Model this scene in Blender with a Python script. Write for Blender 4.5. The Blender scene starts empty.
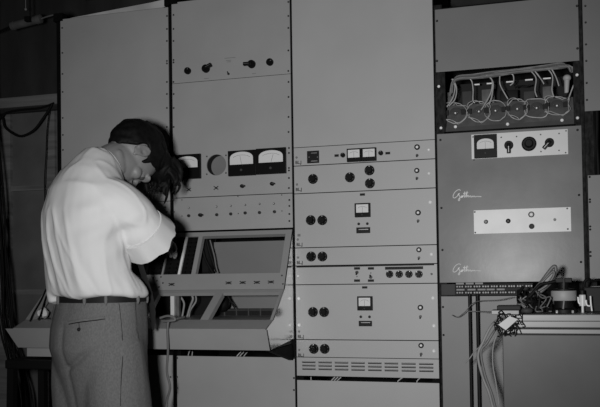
import bpy, bmesh, math, random
from mathutils import Vector, Matrix, noise
from mathutils.bvhtree import BVHTree
random.seed(7)
V = Vector
COL = bpy.context.scene.collection
# ------------------------------------------------------------------ camera
F_PX = 850.0
TH, PI_, RO, SY, DIST = 0.291497767, 0.0241044, 0.0145630815, 51.0373, 3.02432564
CF = V((-math.sin(TH)*math.cos(PI_), math.cos(TH)*math.cos(PI_), math.sin(PI_)))
R0 = V((math.cos(TH), math.sin(TH), 0)); U0 = R0.cross(CF)
CU = U0*math.cos(RO)+R0*math.sin(RO); CR = R0*math.cos(RO)-U0*math.sin(RO)
CC = V((0, -DIST, 1.08))
def ray(px, py): return CF+CR*((px-300)/F_PX)-CU*((py-203.5-SY)/F_PX)
def W(px, py, y=0.0):
    d = ray(px, py); return CC+d*((y-CC.y)/d.y)
def WX(px, py, x):
    d = ray(px, py); return CC+d*((x-CC.x)/d.x)
def WZ(px, py, z):
    d = ray(px, py); return CC+d*((z-CC.z)/d.z)
def WP(px, py, y0, z0, y1, z1):           # on the sloped plane through (y0,z0),(y1,z1), parallel to X
    d = ray(px, py); n = V((0, z1-z0, -(y1-y0)))
    return CC+d*(n.dot(V((0, y0, z0))-CC)/n.dot(d))
def mpp(px, py, y=0.0): return (W(px, py+.5, y)-W(px, py-.5, y)).length
cam = bpy.data.cameras.new('camera'); co = bpy.data.objects.new('camera', cam); COL.objects.link(co)
M = Matrix((CR, CU, -CF)).transposed().to_4x4(); M.translation = CC; co.matrix_world = M
cam.sensor_width = 36; cam.sensor_fit = 'HORIZONTAL'; cam.lens = F_PX/600*36; cam.shift_y = SY/600
cam.clip_start = .05
bpy.context.scene.camera = co
# ------------------------------------------------------------------ materials (neutral greys: a black-and-white picture)
def mat(name, g, rough=.5, metal=0., var=0., scale=8., bump=0., bscale=60., spec=.5, stretch=None, wave=None):
    m = bpy.data.materials.new(name); m.use_nodes = True; nt = m.node_tree; b = nt.nodes['Principled BSDF']
    b.inputs['Base Color'].default_value = (g, g, g, 1); b.inputs['Roughness'].default_value = rough
    b.inputs['Metallic'].default_value = metal; b.inputs['Specular IOR Level'].default_value = spec
    tc = nt.nodes.new('ShaderNodeTexCoord'); mp = nt.nodes.new('ShaderNodeMapping')
    nt.links.new(tc.outputs['Object'], mp.inputs['Vector'])
    if stretch: mp.inputs['Scale'].default_value = stretch
    if var:
        n = nt.nodes.new('ShaderNodeTexNoise'); n.inputs['Scale'].default_value = scale; n.inputs['Detail'].default_value = 6
        nt.links.new(mp.outputs[0], n.inputs['Vector'])
        r = nt.nodes.new('ShaderNodeMapRange'); r.inputs['From Min'].default_value = .3; r.inputs['From Max'].default_value = .7
        r.inputs['To Min'].default_value = g*(1-var); r.inputs['To Max'].default_value = g*(1+var)
        nt.links.new(n.outputs['Fac'], r.inputs['Value']); nt.links.new(r.outputs[0], b.inputs['Base Color'])
        r2 = nt.nodes.new('ShaderNodeMapRange'); r2.inputs['To Min'].default_value = max(.05, rough-.08); r2.inputs['To Max'].default_value = min(1, rough+.08)
        nt.links.new(n.outputs['Fac'], r2.inputs['Value']); nt.links.new(r2.outputs[0], b.inputs['Roughness'])
    if bump:
        n2 = nt.nodes.new('ShaderNodeTexNoise'); n2.inputs['Scale'].default_value = bscale; n2.inputs['Detail'].default_value = 3
        nt.links.new(mp.outputs[0], n2.inputs['Vector'])
        bp = nt.nodes.new('ShaderNodeBump'); bp.inputs['Strength'].default_value = bump; bp.inputs['Distance'].default_value = .002
        nt.links.new(n2.outputs['Fac'], bp.inputs['Height']); nt.links.new(bp.outputs[0], b.inputs['Normal'])
    return m
MT = dict(
 grey=mat('panel_grey_paint', .30, .5, var=.05, scale=5, bump=.05, bscale=300),
 grey1=mat('panel_dull_paint', .30, .55, var=.06, scale=4, bump=.05, bscale=300),
 grey3=mat('panel_light_paint', .36, .5, var=.04, scale=4, bump=.05, bscale=300),
 grey4=mat('panel_gloss_paint', .185, .27, var=.10, scale=7, bump=.08, bscale=25, spec=.10),
 grey4b=mat('panel_mid_paint', .16, .5, var=.05, scale=6),
 desk=mat('desk_grey_paint', .27, .42, var=.05, scale=6, bump=.05, bscale=200),
 bench=mat('bench_dark_paint', .030, .5, var=.10, scale=5),
 band=mat('bench_edge_metal', .16, .4, var=.2, scale=14, stretch=(.4, 1, 8)),
 black=mat('black_enamel', .006, .55, spec=.2), bakelite=mat('black_bakelite', .006, .4, spec=.10),
 frame=mat('black_rack_steel', .004, .7, var=.3, scale=20, spec=.08),
 post=mat('pitted_dark_steel', .016, .7, var=.8, scale=90, stretch=(1, 1, .5), spec=.1),
 iron=mat('dark_grey_steel', .05, .6, var=.2, scale=20, spec=.15),
 can=mat('grey_can_metal', .10, .4, var=.2, scale=30),
 polish=mat('polished_plate', .85, .17, metal=1.), wirep=mat('pale_wire_varnish', .42, .5, var=.15, scale=40), chrome=mat('bright_metal', .55, .25, metal=1.), dull=mat('dull_metal', .28, .4, metal=.8, var=.2, scale=40),
 screw=mat('blackened_screw', .03, .4, metal=.3), nut=mat('plated_screw', .80, .4),
 white=mat('white_enamel', .58, .4, var=.04, scale=12), dial=mat('meter_dial_card', .62, .6),
 ink=mat('printing_ink', .02, .6), engr=mat('engraved_paint', .15, .6), gold=mat('pale_script_paint', .75, .5),
 paper=mat('white_card', .55, .7, var=.05), wire=mat('pale_wire_insulation', .22, .6, var=.15, scale=40),
 wired=mat('dark_wire_rubber', .007, .6, spec=.12), wireg=mat('grey_wire_insulation', .12, .5),
 shirt=mat('white_cotton', .63, .85, var=.03, scale=9, bump=.15, bscale=500, spec=.15),
 tweed=mat('grey_tweed', .135, .9, var=.17, scale=230, bump=.5, bscale=400, spec=.15, stretch=(1, 1, .6)),
 skin=mat('skin', .20, .5, var=.06, scale=25, bump=.1, bscale=200, spec=.35),
 hair=mat('dark_hair', .005, .6, var=.4, scale=60, spec=.12), cloth=mat('dark_cloth', .012, .8), leather=mat('dark_leather', .012, .6, spec=.15),
 wall=mat('sooty_wall_boards', .022, .9, var=.5, scale=4, stretch=(2, 1, .6)), door=mat('dull_painted_door', .105, .6, var=.18, scale=7, bump=.1, bscale=30),
 beam=mat('dusty_timber', .15, .8, var=.35, scale=12, stretch=(.3, 1, 4)), floor=mat('worn_floor', .05, .7, var=.3, scale=3),
 ceil=mat('dark_ceiling', .012, .9, var=.3, scale=2), trim=mat('pale_strip', .40, .6, var=.2, scale=9),
 mat_=mat('porcelain', .085, .5, var=.25, scale=20),
)
# ------------------------------------------------------------------ mesh builder
class MB:
    def __init__(s): s.v = []; s.f = []
    def add(s, vs, fs):
        n = len(s.v); s.v += [V(p) for p in vs]; s.f += [[i+n for i in q] for q in fs]; return s
    def box(s, x0, x1, y0, y1, z0, z1, bev=0.):
        x0, x1 = sorted((x0, x1)); y0, y1 = sorted((y0, y1)); z0, z1 = sorted((z0, z1))
        if bev:
            bm = bmesh.new(); bmesh.ops.create_cube(bm, size=1)
            for v in bm.verts: v.co = V(((x0+x1)/2+v.co.x*(x1-x0), (y0+y1)/2+v.co.y*(y1-y0), (z0+z1)/2+v.co.z*(z1-z0)))
            bmesh.ops.bevel(bm, geom=bm.edges[:], offset=bev, segments=2, affect='EDGES', profile=.6)
            bm.verts.index_update(); s.add([v.co.copy() for v in bm.verts], [[v.index for v in f.verts] for f in bm.faces]); bm.free(); return s
        return s.add([(x, y, z) for x in (x0, x1) for y in (y0, y1) for z in (z0, z1)],
                     [(0, 1, 3, 2), (4, 6, 7, 5), (0, 4, 5, 1), (2, 3, 7, 6), (0, 2, 6, 4), (1, 5, 7, 3)])
    def cyl(s, p0, p1, r0, r1=None, n=24, caps=True):
        p0, p1 = V(p0), V(p1); r1 = r0 if r1 is None else r1; d = (p1-p0).normalized()
        a = d.orthogonal().normalized(); b = d.cross(a)
        vs = [p+(a*math.cos(t)+b*math.sin(t))*r for p, r in ((p0, r0), (p1, r1)) for t in [2*math.pi*i/n for i in range(n)]]
        fs = [(i, (i+1) % n, n+(i+1) % n, n+i) for i in range(n)]
        if caps: fs += [list(range(n))[::-1], list(range(n, 2*n))]
        return s.add(vs, fs)
    def lathe(s, p, d, prof, n=28):                       # prof: (distance along d, radius)
        p, d = V(p), V(d).normalized(); a = d.orthogonal().normalized(); b = d.cross(a); vs = []; fs = []; k = len(prof)
        for h, r in prof:
            for i in range(n):
                t = 2*math.pi*i/n; vs.append(p+d*h+(a*math.cos(t)+b*math.sin(t))*max(r, 1e-5))
        for j in range(k-1):
            for i in range(n): fs.append((j*n+i, j*n+(i+1) % n, (j+1)*n+(i+1) % n, (j+1)*n+i))
        fs += [list(range(n))[::-1], list(range((k-1)*n, k*n))]
        return s.add(vs, fs)
    def tube(s, pts, r, n=8, sub=6, closed=False):
        pts = [V(p) for p in pts]; P = []
        m = len(pts); rr = r if isinstance(r, (list, tuple)) else [r]*m; RR = []
        if sub > 1 and m > 2:
            for i in range(m if closed else m-1):
                q = [pts[(i+k) % m] if closed else pts[min(max(i+k, 0), m-1)] for k in (-1, 0, 1, 2)]
                for j in range(sub):
                    t = j/sub
                    P.append(.5*((2*q[1])+(q[2]-q[0])*t+(2*q[0]-5*q[1]+4*q[2]-q[3])*t*t+(3*q[1]-q[0]-3*q[2]+q[3])*t**3))
                    RR.append(rr[i]*(1-t)+rr[(i+1) % m]*t)
            if not closed: P.append(pts[-1]); RR.append(rr[-1])
        else: P = pts; RR = list(rr)
        vs = []; k = len(P); up = None
        for i in range(k):
            t = (P[(i+1) % k]-P[i-1]) if closed else (P[min(i+1, k-1)]-P[max(i-1, 0)])
            t = t.normalized() if t.length > 1e-9 else V((0, 0, 1))
            up = t.orthogonal() if up is None else up-t*up.dot(t)
            if up.length < 1e-6: up = t.orthogonal()
            up = up.normalized(); b = t.cross(up)
            vs += [P[i]+(up*math.cos(2*math.pi*j/n)+b*math.sin(2*math.pi*j/n))*RR[i] for j in range(n)]
        fs = []
        for i in range(k if closed else k-1):
            i2 = (i+1) % k; fs += [(i*n+j, i*n+(j+1) % n, i2*n+(j+1) % n, i2*n+j) for j in range(n)]
        if not closed: fs += [list(range(n))[::-1], list(range((k-1)*n, k*n))]
        return s.add(vs, fs)
    def ell(s, c, r, ax=None, n=20, m=12):
        c = V(c); ax = ax or (V((1, 0, 0)), V((0, 1, 0)), V((0, 0, 1))); vs = []; fs = []
        for j in range(1, m):
            ph = math.pi*j/m
            for i in range(n):
                t = 2*math.pi*i/n; vs.append(c+ax[0]*(r[0]*math.sin(ph)*math.cos(t))+ax[1]*(r[1]*math.sin(ph)*math.sin(t))+ax[2]*(r[2]*math.cos(ph)))
        vs += [c+ax[2]*r[2], c-ax[2]*r[2]]; N = len(vs)
        for j in range(m-2): fs += [(j*n+i, (j+1)*n+i, (j+1)*n+(i+1) % n, j*n+(i+1) % n) for i in range(n)]
        fs += [(N-2, i, (i+1) % n) for i in range(n)]+[(N-1, (m-2)*n+(i+1) % n, (m-2)*n+i) for i in range(n)]
        return s.add(vs, fs)
    def loft(s, rings):
        n = len(rings[0]); vs = [p for r in rings for p in r]; fs = []
        for j in range(len(rings)-1): fs += [(j*n+i, j*n+(i+1) % n, (j+1)*n+(i+1) % n, (j+1)*n+i) for i in range(n)]
        fs += [list(range(n))[::-1], list(range((len(rings)-1)*n, len(rings)*n))]
        return s.add(vs, fs)
    def prism(s, pts, d):                                 # closed outline swept along d
        pts = [V(p) for p in pts]; d = V(d); n = len(pts)
        return s.add(pts+[p+d for p in pts], [list(range(n))[::-1], list(range(n, 2*n))]+[(i, (i+1) % n, n+(i+1) % n, n+i) for i in range(n)])
    def mesh(s, name, m, smooth=None):
        me = bpy.data.meshes.new(name); me.from_pydata(s.v, [], s.f); me.update()
        bm = bmesh.new(); bm.from_mesh(me); bmesh.ops.recalc_face_normals(bm, faces=bm.faces[:]); bm.to_mesh(me); bm.free()
        me.materials.append(MT[m] if isinstance(m, str) else m)
        if smooth is not None:
            for p in me.polygons: p.use_smooth = True
            me.set_sharp_from_angle(angle=math.radians(smooth))
        return me
    def build(s, name, m, parent=None, smooth=None):
        base = WL.get(parent.name, V((0, 0, 0))) if parent else V((0, 0, 0))
        if base.length: s.v = [p-base for p in s.v]
        return link(name, s.mesh(name, m, smooth), parent, base)
WL = {}
def link(name, data, parent=None, world=V((0, 0, 0))):
    o = bpy.data.objects.new(name, data); COL.objects.link(o); world = V(world)
    if parent: o.parent = parent; o.location = world-WL[parent.name]
    else: o.location = world
    WL[o.name] = world.copy(); return o
def tag(o, label, cat, group=None, kind=None):
    o['label'] = label; o['category'] = cat
    if group: o['group'] = group
    if kind: o['kind'] = kind
    return o
def thing(name, label, cat, loc, group=None): return tag(link(name, None, None, loc), label, cat, group)
def struct(name, mb, m):
    o = mb.build(name, m); o['kind'] = 'structure'; return o
def top(name, mb, m, label, cat, group=None, smooth=None, loc=None):
    if loc is not None:
        loc = V(loc); mb.v = [p-loc for p in mb.v]
        o = link(name, mb.mesh(name, m, smooth), None, loc)
    else: o = mb.build(name, m, None, smooth)
    return tag(o, label, cat, group)
Yn = V((0, -1, 0))
# ------------------------------------------------------------------ small hardware (shared mesh data, one object each)
_screw = {}
def screw(parent, px, py, r=.0036, m='screw', y=0., name='screw'):
    k = (round(r, 4), m)
    if k not in _screw: _screw[k] = MB().lathe((0, 0, 0), Yn, [(0, r), (r*.5, r), (r*.8, r*.6), (r*.55, r*.15)], 12).mesh(name, m, 40)
    return link(name, _screw[k], parent, W(px, py, y))
def screw_at(parent, x, z, r=.0036, m='screw', y=0.):
    k = (round(r, 4), m)
    if k not in _screw: _screw[k] = MB().lathe((0, 0, 0), Yn, [(0, r), (r*.5, r), (r*.8, r*.6), (r*.55, r*.15)], 12).mesh('screw', m, 40)
    return link('screw', _screw[k], parent, V((x, y, z)))
_kn = {}
def knob(parent, px, py, rpx, style='dial', ang=0., y=0.):
    r = rpx*mpp(px, py, y); k = (style, round(r, 3))
    if k not in _kn:
        mb = MB()
        if style == 'dial':                               # flat skirted dial with a fluted centre
            mb.lathe((0, 0, 0), Yn, [(0, r), (.004, r), (.006, r*.93), (.006, r*.62), (.018, r*.55), (.020, r*.5)], 32)
        elif style == 'bar':                              # pointer knob: round skirt with a bar that overhangs
            mb.lathe((0, 0, 0), Yn, [(0, r*.95), (.012, r*.9), (.016, r*.75)], 28)
            mb.box(-r*.38, r*.38, -.022, -.006, -r*.3, r*1.75, .0012)
        elif style == 'plain':
            mb.lathe((0, 0, 0), Yn, [(0, r), (.010, r), (.014, r*.8), (.014, r*.1)], 24)
        elif style == 'big':
            mb.lathe((0, 0, 0), Yn, [(0, r), (.006, r), (.010, r*.85), (.010, r*.6), (.024, r*.52), (.026, r*.44)], 36)
        p2 = MB()
        if style == 'dial':
            p2.box(-r*.10, r*.10, -.0075, -.006, r*.68, r*.94)
            for t in range(5): p2.box(*(lambda a: (math.sin(a)*r*.78-r*.03, math.sin(a)*r*.78+r*.03, -.0068, -.006, math.cos(a)*r*.78-r*.05, math.cos(a)*r*.78+r*.05))(1.2+t*.9))
        elif style == 'bar': p2.box(-r*.05, r*.05, -.0228, -.022, r*.3, r*1.6)
        elif style == 'big':
            for t in range(8): p2.box(*(lambda a: (math.sin(a)*r*.88-r*.025, math.sin(a)*r*.88+r*.025, -.0075, -.0065, math.cos(a)*r*.88-r*.05, math.cos(a)*r*.88+r*.05))(t*.785))
        else: p2.box(-r*.08, r*.08, -.0146, -.014, r*.3, r*.75)
        _kn[k] = (mb.mesh('knob', 'bakelite', 35), p2.mesh('pointer_mark', 'dull'))
    o = link('knob', _kn[k][0], parent, W(px, py, y)); o.rotation_euler.y = ang
    q = bpy.data.objects.new('pointer_mark', _kn[k][1]); COL.objects.link(q); q.parent = o; WL[q.name] = WL[o.name]
    return o
def rect(parent, name, px0, py0, px1, py1, m, d=.002, y=0., bev=0.):
    c = W((px0+px1)/2, (py0+py1)/2, y); hx = (W(px1, (py0+py1)/2, y).x-W(px0, (py0+py1)/2, y).x)/2; hz = (py1-py0)/2*mpp(px0, py0, y)
    return MB().box(c.x-hx, c.x+hx, y-d, y, c.z-hz, c.z+hz, bev).build(name, m, parent)
def meter(parent, px0, py0, px1, py1, win, arch=True, y=0., needle=.5, name='meter', cover=True):
    """case with a raised bezel, a recessed light dial card, scale arc and needle; win in 0..1 of the case"""
    cx, cy = (px0+px1)/2, (py0+py1)/2; c = W(cx, cy, y); hx = (W(px1, cy, y).x-W(px0, cy, y).x)/2; hz = (py1-py0)/2*mpp(cx, cy, y)
    m = link(name, None, parent, c)
    wx0, wx1 = c.x-hx+2*hx*win[0], c.x-hx+2*hx*win[2]; wz1, wz0 = c.z+hz-2*hz*win[1], c.z+hz-2*hz*win[3]
    if arch:
        n = 20; rx = (wx1-wx0)/2; mid = (wx0+wx1)/2; low = wz0+(wz1-wz0)*.45
        win_pts = [V((wx0, 0, wz0)), V((wx1, 0, wz0))]+[V((mid+rx*math.cos(math.pi*i/n), 0, low+(wz1-low)*math.sin(math.pi*i/n)**.8)) for i in range(n+1)]
    else: win_pts = [V((wx0, 0, wz0)), V((wx1, 0, wz0)), V((wx1, 0, wz1)), V((wx0, 0, wz1))]
    D = .016
    case = MB().box(c.x-hx, c.x+hx, y-D+.005, y, c.z-hz, c.z+hz, .0015)
    # raised front ring around the window
    outer = [V((c.x-hx*.97, 0, c.z-hz*.97)), V((c.x+hx*.97, 0, c.z-hz*.97)), V((c.x+hx*.97, 0, c.z+hz*.97)), V((c.x-hx*.97, 0, c.z+hz*.97))]
    bm = bmesh.new()
    for L in (outer, win_pts):
        vs = [bm.verts.new(p) for p in L]
        for i in range(len(vs)): bm.edges.new((vs[i], vs[(i+1) % len(vs)]))
    bmesh.ops.triangle_fill(bm, use_beauty=True, edges=bm.edges[:]); bm.verts.index_update()
    vs = [v.co.copy() for v in bm.verts]; fs = [[v.index for v in f.verts] for f in bm.faces]; bm.free()
    rim = MB(); n0 = len(vs)
    rim.add([v+V((0, y-D, 0)) for v in vs], fs)
    for L in (outer, win_pts):
        k = len(L); rim.add([p+V((0, y-D, 0)) for p in L]+[p+V((0, y-D+.0055, 0)) for p in L], [(i, (i+1) % k, k+(i+1) % k, k+i) for i in range(k)])
    case.build('case', 'bakelite', m); rim.build('bezel', 'bakelite', m)
    k = len(win_pts); MB().prism([p+V((0, y-D+.0045, 0)) for p in win_pts], (0, .001, 0)).build('dial', 'dial', m)
    mid = (wx0+wx1)/2; rr = (wx1-wx0)*.62; pz = wz0-(wz1-wz0)*.15; arc = []
    rz = (wz1-pz)*.78
    arc = [V((mid+(wx1-wx0)*.42*math.sin(t), y-D+.0042, pz+rz*(.55+.45*math.cos(t)))) for t in [(-1.0+.1*i) for i in range(21)]]
    MB().tube(arc, .0006, 4, 1).build('scale_arc', 'ink', m)
    t = (needle-.5)*1.6
    MB().tube([V((mid, y-D+.004, wz0+.0005)), V((mid+(wx1-wx0)*.40*math.sin(t), y-D+.004, pz+rz*(.5+.42*math.cos(t))))], .0005, 4, 1).build('needle', 'ink', m)
    if cover: MB().lathe(V((mid, y-D, (c.z-hz+wz0)/2)), Yn, [(0, hx*.09), (.003, hx*.08)], 12).build('zero_screw', 'iron', m, 40)
    return m
def lamp(parent, px, py, rpx, y=0.):
    r = rpx*mpp(px, py); p = W(px, py, y)
    o = MB().lathe(p, Yn, [(0, r), (.005, r), (.008, r*.85), (.008, r*.55), (.004, r*.5)], 20).build('lamp_ring', 'black', parent, 40)
    MB().ell(p+V((0, -.004, 0)), (r*.55, .005, r*.55)).build('lamp_lens', 'nut', o, 60); return o
def toggle(parent, px, py, up=-1, y=0., s=1.):
    p = W(px, py, y)
    o = MB().lathe(p, Yn, [(0, .0052*s), (.004, .005*s), (.004, .003*s), (.007, .003*s)], 14).build('toggle_switch', 'screw', parent, 40)
    MB().cyl(p+V((0, -.004, 0)), p+V((0, -.014, up*.006*s)), .0016*s, .0024*s, 10).build('lever', 'screw', o, 40); return o
def textmesh(s, size, m, name='lettering'):
    cu = bpy.data.curves.new(name, 'FONT'); cu.body = s; cu.size = size; cu.extrude = .0003; cu.offset = .00045; cu.align_x = 'LEFT'
    o = bpy.data.objects.new('tmp', cu); COL.objects.link(o); dg = bpy.context.evaluated_depsgraph_get()
    me = bpy.data.meshes.new_from_object(o.evaluated_get(dg)); bpy.data.objects.remove(o); me.materials.clear(); me.materials.append(MT[m]); return me
def lettering(parent, s, px, py, hpx, m='ink', y=-.0005):
    me = textmesh(s, hpx*mpp(px, py)*1.38, m); o = link('lettering', me, parent, W(px, py, y)); o.rotation_euler = (math.pi/2, 0, 0); return o
def tx(px, py, y=0.): return W(px, py, y).x
def tz(px, py, y=0.): return W(px, py, y).z
# ------------------------------------------------------------------ the setting
XL, XR, YB, ZC = -3.4, 1.6, .62, 2.62
struct('floor', MB().box(XL, XR, -3.6, YB+.1, -.06, 0), 'floor')
struct('ceiling', MB().box(XL, XR, -3.6, YB+.1, ZC, ZC+.06), 'ceil')
struct('wall_back', MB().box(XL, XR, YB, YB+.1, 0, ZC), 'wall')
struct('wall_left', MB().box(XL-.1, XL, -3.6, YB+.1, 0, ZC), 'wall')
struct('wall_right', MB().box(XR, XR+.1, -3.6, YB+.1, 0, ZC), 'wall')
Yd = YB-.05
# panelled door below the timber beam, left of the racks
bz = tz(28, 105, Yd); xl, xr = tx(-14, 200, Yd), tx(57, 200, Yd)
d = link('door_1', None, None, V(((xl+xr)/2, Yd, 0))); d['kind'] = 'structure'
MB().box(xl, xr+.05, Yd+.02, YB-.002, 0, bz).build('door_panel', 'door', d)
sw = .055
rails = [tz(28, 188, Yd), tz(28, 292, Yd), .12]
st = MB()
MB().box(tx(-4, 200, Yd), tx(10.5, 200, Yd), Yd, Yd+.02, 0, bz).build('stile', 'beam', d)
MB().box(tx(47, 200, Yd), tx(55, 200, Yd), Yd, Yd+.02, 0, bz).build('stile', 'beam', d)
for z in rails: MB().box(tx(10.5, 200, Yd), tx(47, 200, Yd), Yd+.004, Yd+.02, z-.012, z+.012).build('rail', 'beam', d)
Yb_ = YB-.14
struct('trim_1', MB().box(XL, tx(62, 100, Yb_), Yb_, YB-.001, tz(28, 106, Yb_), tz(28, 96, Yb_)), 'beam')
struct('trim_2', MB().box(XL, tx(62, 100, Yb_), Yb_+.03, Yb_+.06, tz(28, 110, Yb_), tz(28, 106, Yb_)), 'ceil')
# ------------------------------------------------------------------ racks
def rack(label, x0, x1, ztop, depth=.46, post=.028, zopen=None, pm='frame'):
    t = thing('equipment_rack', label, 'rack', ((x0+x1)/2, depth/2, 0), 'steel equipment racks standing side by side')
    y0 = .006
    MB().box(x0, x0+post, y0, y0+.04, .0, ztop).build('post', pm, t)
    MB().box(x1-post, x1, y0, y0+.04, .0, ztop).build('post', pm, t)
    MB().box(x0, x0+.003, y0+.04, depth, .0, ztop).build('side_panel', 'frame', t)
    MB().box(x1-.003, x1, y0+.04, depth, .0, ztop).build('side_panel', 'frame', t)
    MB().box(x0, x1, y0+.04, depth, ztop-.02, ztop).build('top_panel', 'frame', t)
    MB().box(x0, x1, y0+.04, depth, .0, .06).build('base', 'frame', t)
    MB().box(x0+.003, x1-.003, depth-.004, depth, .06, ztop-.02).build('back_panel', 'frame', t)
    return t
Z1 = tz(115, 12.0); Z2 = tz(175, 2)+.0
R1a, R1b = tx(60.9, 100), tx(168.8, 100); R2a, R2b = tx(172.5, 100), tx(290.3, 60)
R3a, R3b = tx(293.0, 100), tx(434.0, 100); R4a, R4b = tx(437.2, 150), tx(580.5, 90)
R5a = tx(588, 190); R5b = R5a+.49
g12, g23, g34, g45 = (R1b+R2a)/2, (R2b+R3a)/2, (R3b+R4a)/2, (R4b+R5a)/2
e = .0005
rk1 = rack('black steel rack whose tall blank panel stands behind the stooping man', R1a-.022, g12-e, Z1)
rk2 = rack('black steel rack holding the three large meters above the sloping desk', g12+e, g23-e, Z2)
rk3 = rack('black steel rack filled with the stack of light grey amplifier units', g23+e, g34-e, 2.24)
rk4 = rack('black steel rack holding the opened wire-filled chassis and panels with pale script', g34+e, tx(583.6, 60)-.002, tz(436, 8)+.012, pm='post')
rk5 = rack('black steel rack at the right edge of the photo, partly out of frame', tx(583.6, 60)-.001, R5b+.012, 2.2, pm='post')
MB().box(R1a-.03, R1a+.012, -.004, .03, Z1-.012, Z1+.02).build('corner_bracket', 'frame', rk1)
MB().box(tx(164.5, 2), g12-e-.0005, -.004, .03, Z2-.012, Z2+.02).build('corner_bracket', 'frame', rk1)
MB().box(g12+e, tx(177.5, 2), -.004, .03, Z2-.008, Z2+.02).build('corner_bracket', 'frame', rk2)
PT = .006
def blank(name, label, x0, x1, z0, z1, m, cat='panel', group='blank rack panels'):
    t = thing(name, label, cat, ((x0+x1)/2, 0, z0), group)
    MB().box(x0, x1, 0, PT, z0+.0006, z1-.0006, .0008).build('panel', m, t)
    return t
def unit(name, label, x0, x1, z0, z1, m, cat='amplifier', group=None, depth=.2, rack_m=None):
    t = thing(name, label, cat, ((x0+x1)/2, 0, z0), group)
    MB().box(x0, x1, 0, PT, z0+.0013, z1-.0013, .0008).build('panel', m, t)
    if depth: MB().box(x0+.04, x1-.04, PT, depth, z0+.006, z1-.006).build('chassis', 'iron', t)
    return t
# rack 1
zdesk = 1.252; zlow1 = tz(160, 355); zs2 = tz(230, 79); zs3 = tz(290, 193)
t = blank('blank_panel', 'tall blank grey panel behind the stooping man, screwed down both edges', R1a, R1b, tz(120, 203), Z1-.004, 'grey1')
for y in (28, 53, 74, 92, 118, 135, 150): screw(t, 62.2+y*.006, y)
for y in (16, 29, 41, 61, 63.5, 82, 94, 108, 127): screw(t, 167.0, y)
t = unit('jack_panel', 'grey panel of small jacks partly hidden by the man\'s head and arm', R1a, R1b, zdesk, tz(120, 203)-.0004, 'grey', 'jack panel', depth=.1)
for px, py in ((152, 206), (159, 211), (165, 207), (152, 218), (160, 218), (140, 215)): screw(t, px, py, .004)
for px, py in ((166.9, 212), (166.9, 224)): screw(t, px, py)
# pale filler strip wedged on top of rack 1
mb = MB(); mb.prism([V((tx(68, 16), .012, Z1+.0005)), V((R1b, .012, Z1+.0005)), V((R1b, .012, Z1+.034)), V((tx(150, 3), .012, Z1+.026))], (0, .03, 0))
top('filler_strip', mb, 'trim', 'pale tapering filler strip lying along the top of the left rack', 'trim strip')
# dark overhead cable tray
mb = MB(); mb.box(tx(40, 5, -.02), tx(152, 0, -.02), -.02, .3, ZC-.3, ZC-.24)
for k in range(4): mb.box(tx(40, 5, -.02), tx(152, 0, -.02), -.026, -.02, ZC-.3+k*.016, ZC-.3+k*.016+.007)
for k in range(5): mb.box(tx(46+k*24, 5, -.02), tx(46+k*24, 5, -.02)+.02, .1, .12, ZC-.24, ZC)
top('cable_tray', mb, 'ceil', 'dark overhead cable tray hung below the ceiling above the left rack', 'cable tray')
# rack 2
t = unit('switch_panel', 'grey panel with four black knobs and one toggle, at the top of its rack', R2a, R2b, zs2, Z2, 'grey', 'control panel', depth=.12)
knob(t, 188.1, 71.1, 3.4, 'plain', .5); knob(t, 206.3, 68.9, 4.3, 'bar', 1.15); toggle(t, 228.6, 73.9, 1, s=.9)
knob(t, 251.9, 64.4, 4.3, 'bar', -1.57); knob(t, 270.2, 62.4, 3.6, 'plain', 1.)
for a in ((224.5, 57.6, 235.5, 58.1), (226, 60.2, 231, 60.7), (227, 61.6, 231, 62.1), (204, 78.2, 209, 78.7), (252, 73.3, 256, 73.8)): rect(t, 'engraving', *a, 'engr', .0003)
for y in (15, 29, 41, 60, 62.5, 82): screw(t, 173.6, y)
for y in (2, 16, 28, 50.5, 71): screw(t, 288.4, y)
t = thing('metering_unit', 'grey panel with three large black meters and a round empty hole', 'meter panel', ((R2a+R2b)/2, 0, zs3))
hc = W(216.4, 164.9); hr = 10.5*mpp(216, 165); q = .045
mb = MB(); z1 = zs2-.0006; z0 = zs3+.0008
mb.box(R2a, hc.x-q, 0, PT, z0, z1); mb.box(hc.x+q, R2b, 0, PT, z0, z1); mb.box(hc.x-q, hc.x+q, 0, PT, z0, hc.z-q); mb.box(hc.x-q, hc.x+q, 0, PT, hc.z+q, z1)
n = 48; ring = []; sq = []
for i in range(n):
    a = 2*math.pi*i/n; c, s = math.cos(a), math.sin(a); k = 1/max(abs(c), abs(s)); ring.append((hc.x+hr*c, hc.z+hr*s)); sq.append((hc.x+q*k*c, hc.z+q*k*s))
mb.add([(x, y, z) for y in (0, PT) for x, z in ring]+[(x, y, z) for y in (0, PT) for x, z in sq],
       [f for i in range(n) for f in ((i, (i+1) % n, 2*n+(i+1) % n, 2*n+i), (n+i, n+(i+1) % n, 3*n+(i+1) % n, 3*n+i), (i, (i+1) % n, n+(i+1) % n, n+i))])
mb.build('panel', 'grey', t)
o = MB().cyl(hc+V((0, PT, 0)), hc+V((0, .05, 0)), hr*1.02, n=48, caps=False).build('instrument_well', 'black', t, 40)
MB().cyl(hc+V((0, .048, 0)), hc+V((0, .05, 0)), hr*1.02, n=48).build('well_back', 'grey4b', o)
for px, py in ((206.9, 156.5), (226, 155.3), (206.9, 174.2), (226, 173)): screw(t, px, py, .003)
meter(t, 173.2, 154.6, 201.4, 179.3, (.14, .09, .92, .55), True, needle=.3)
meter(t, 229, 150.6, 256.3, 176, (.07, .06, .93, .56), True, needle=.4)
meter(t, 256.7, 148.3, 286.5, 174.2, (.10, .09, .92, .56), True, needle=.65)
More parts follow.
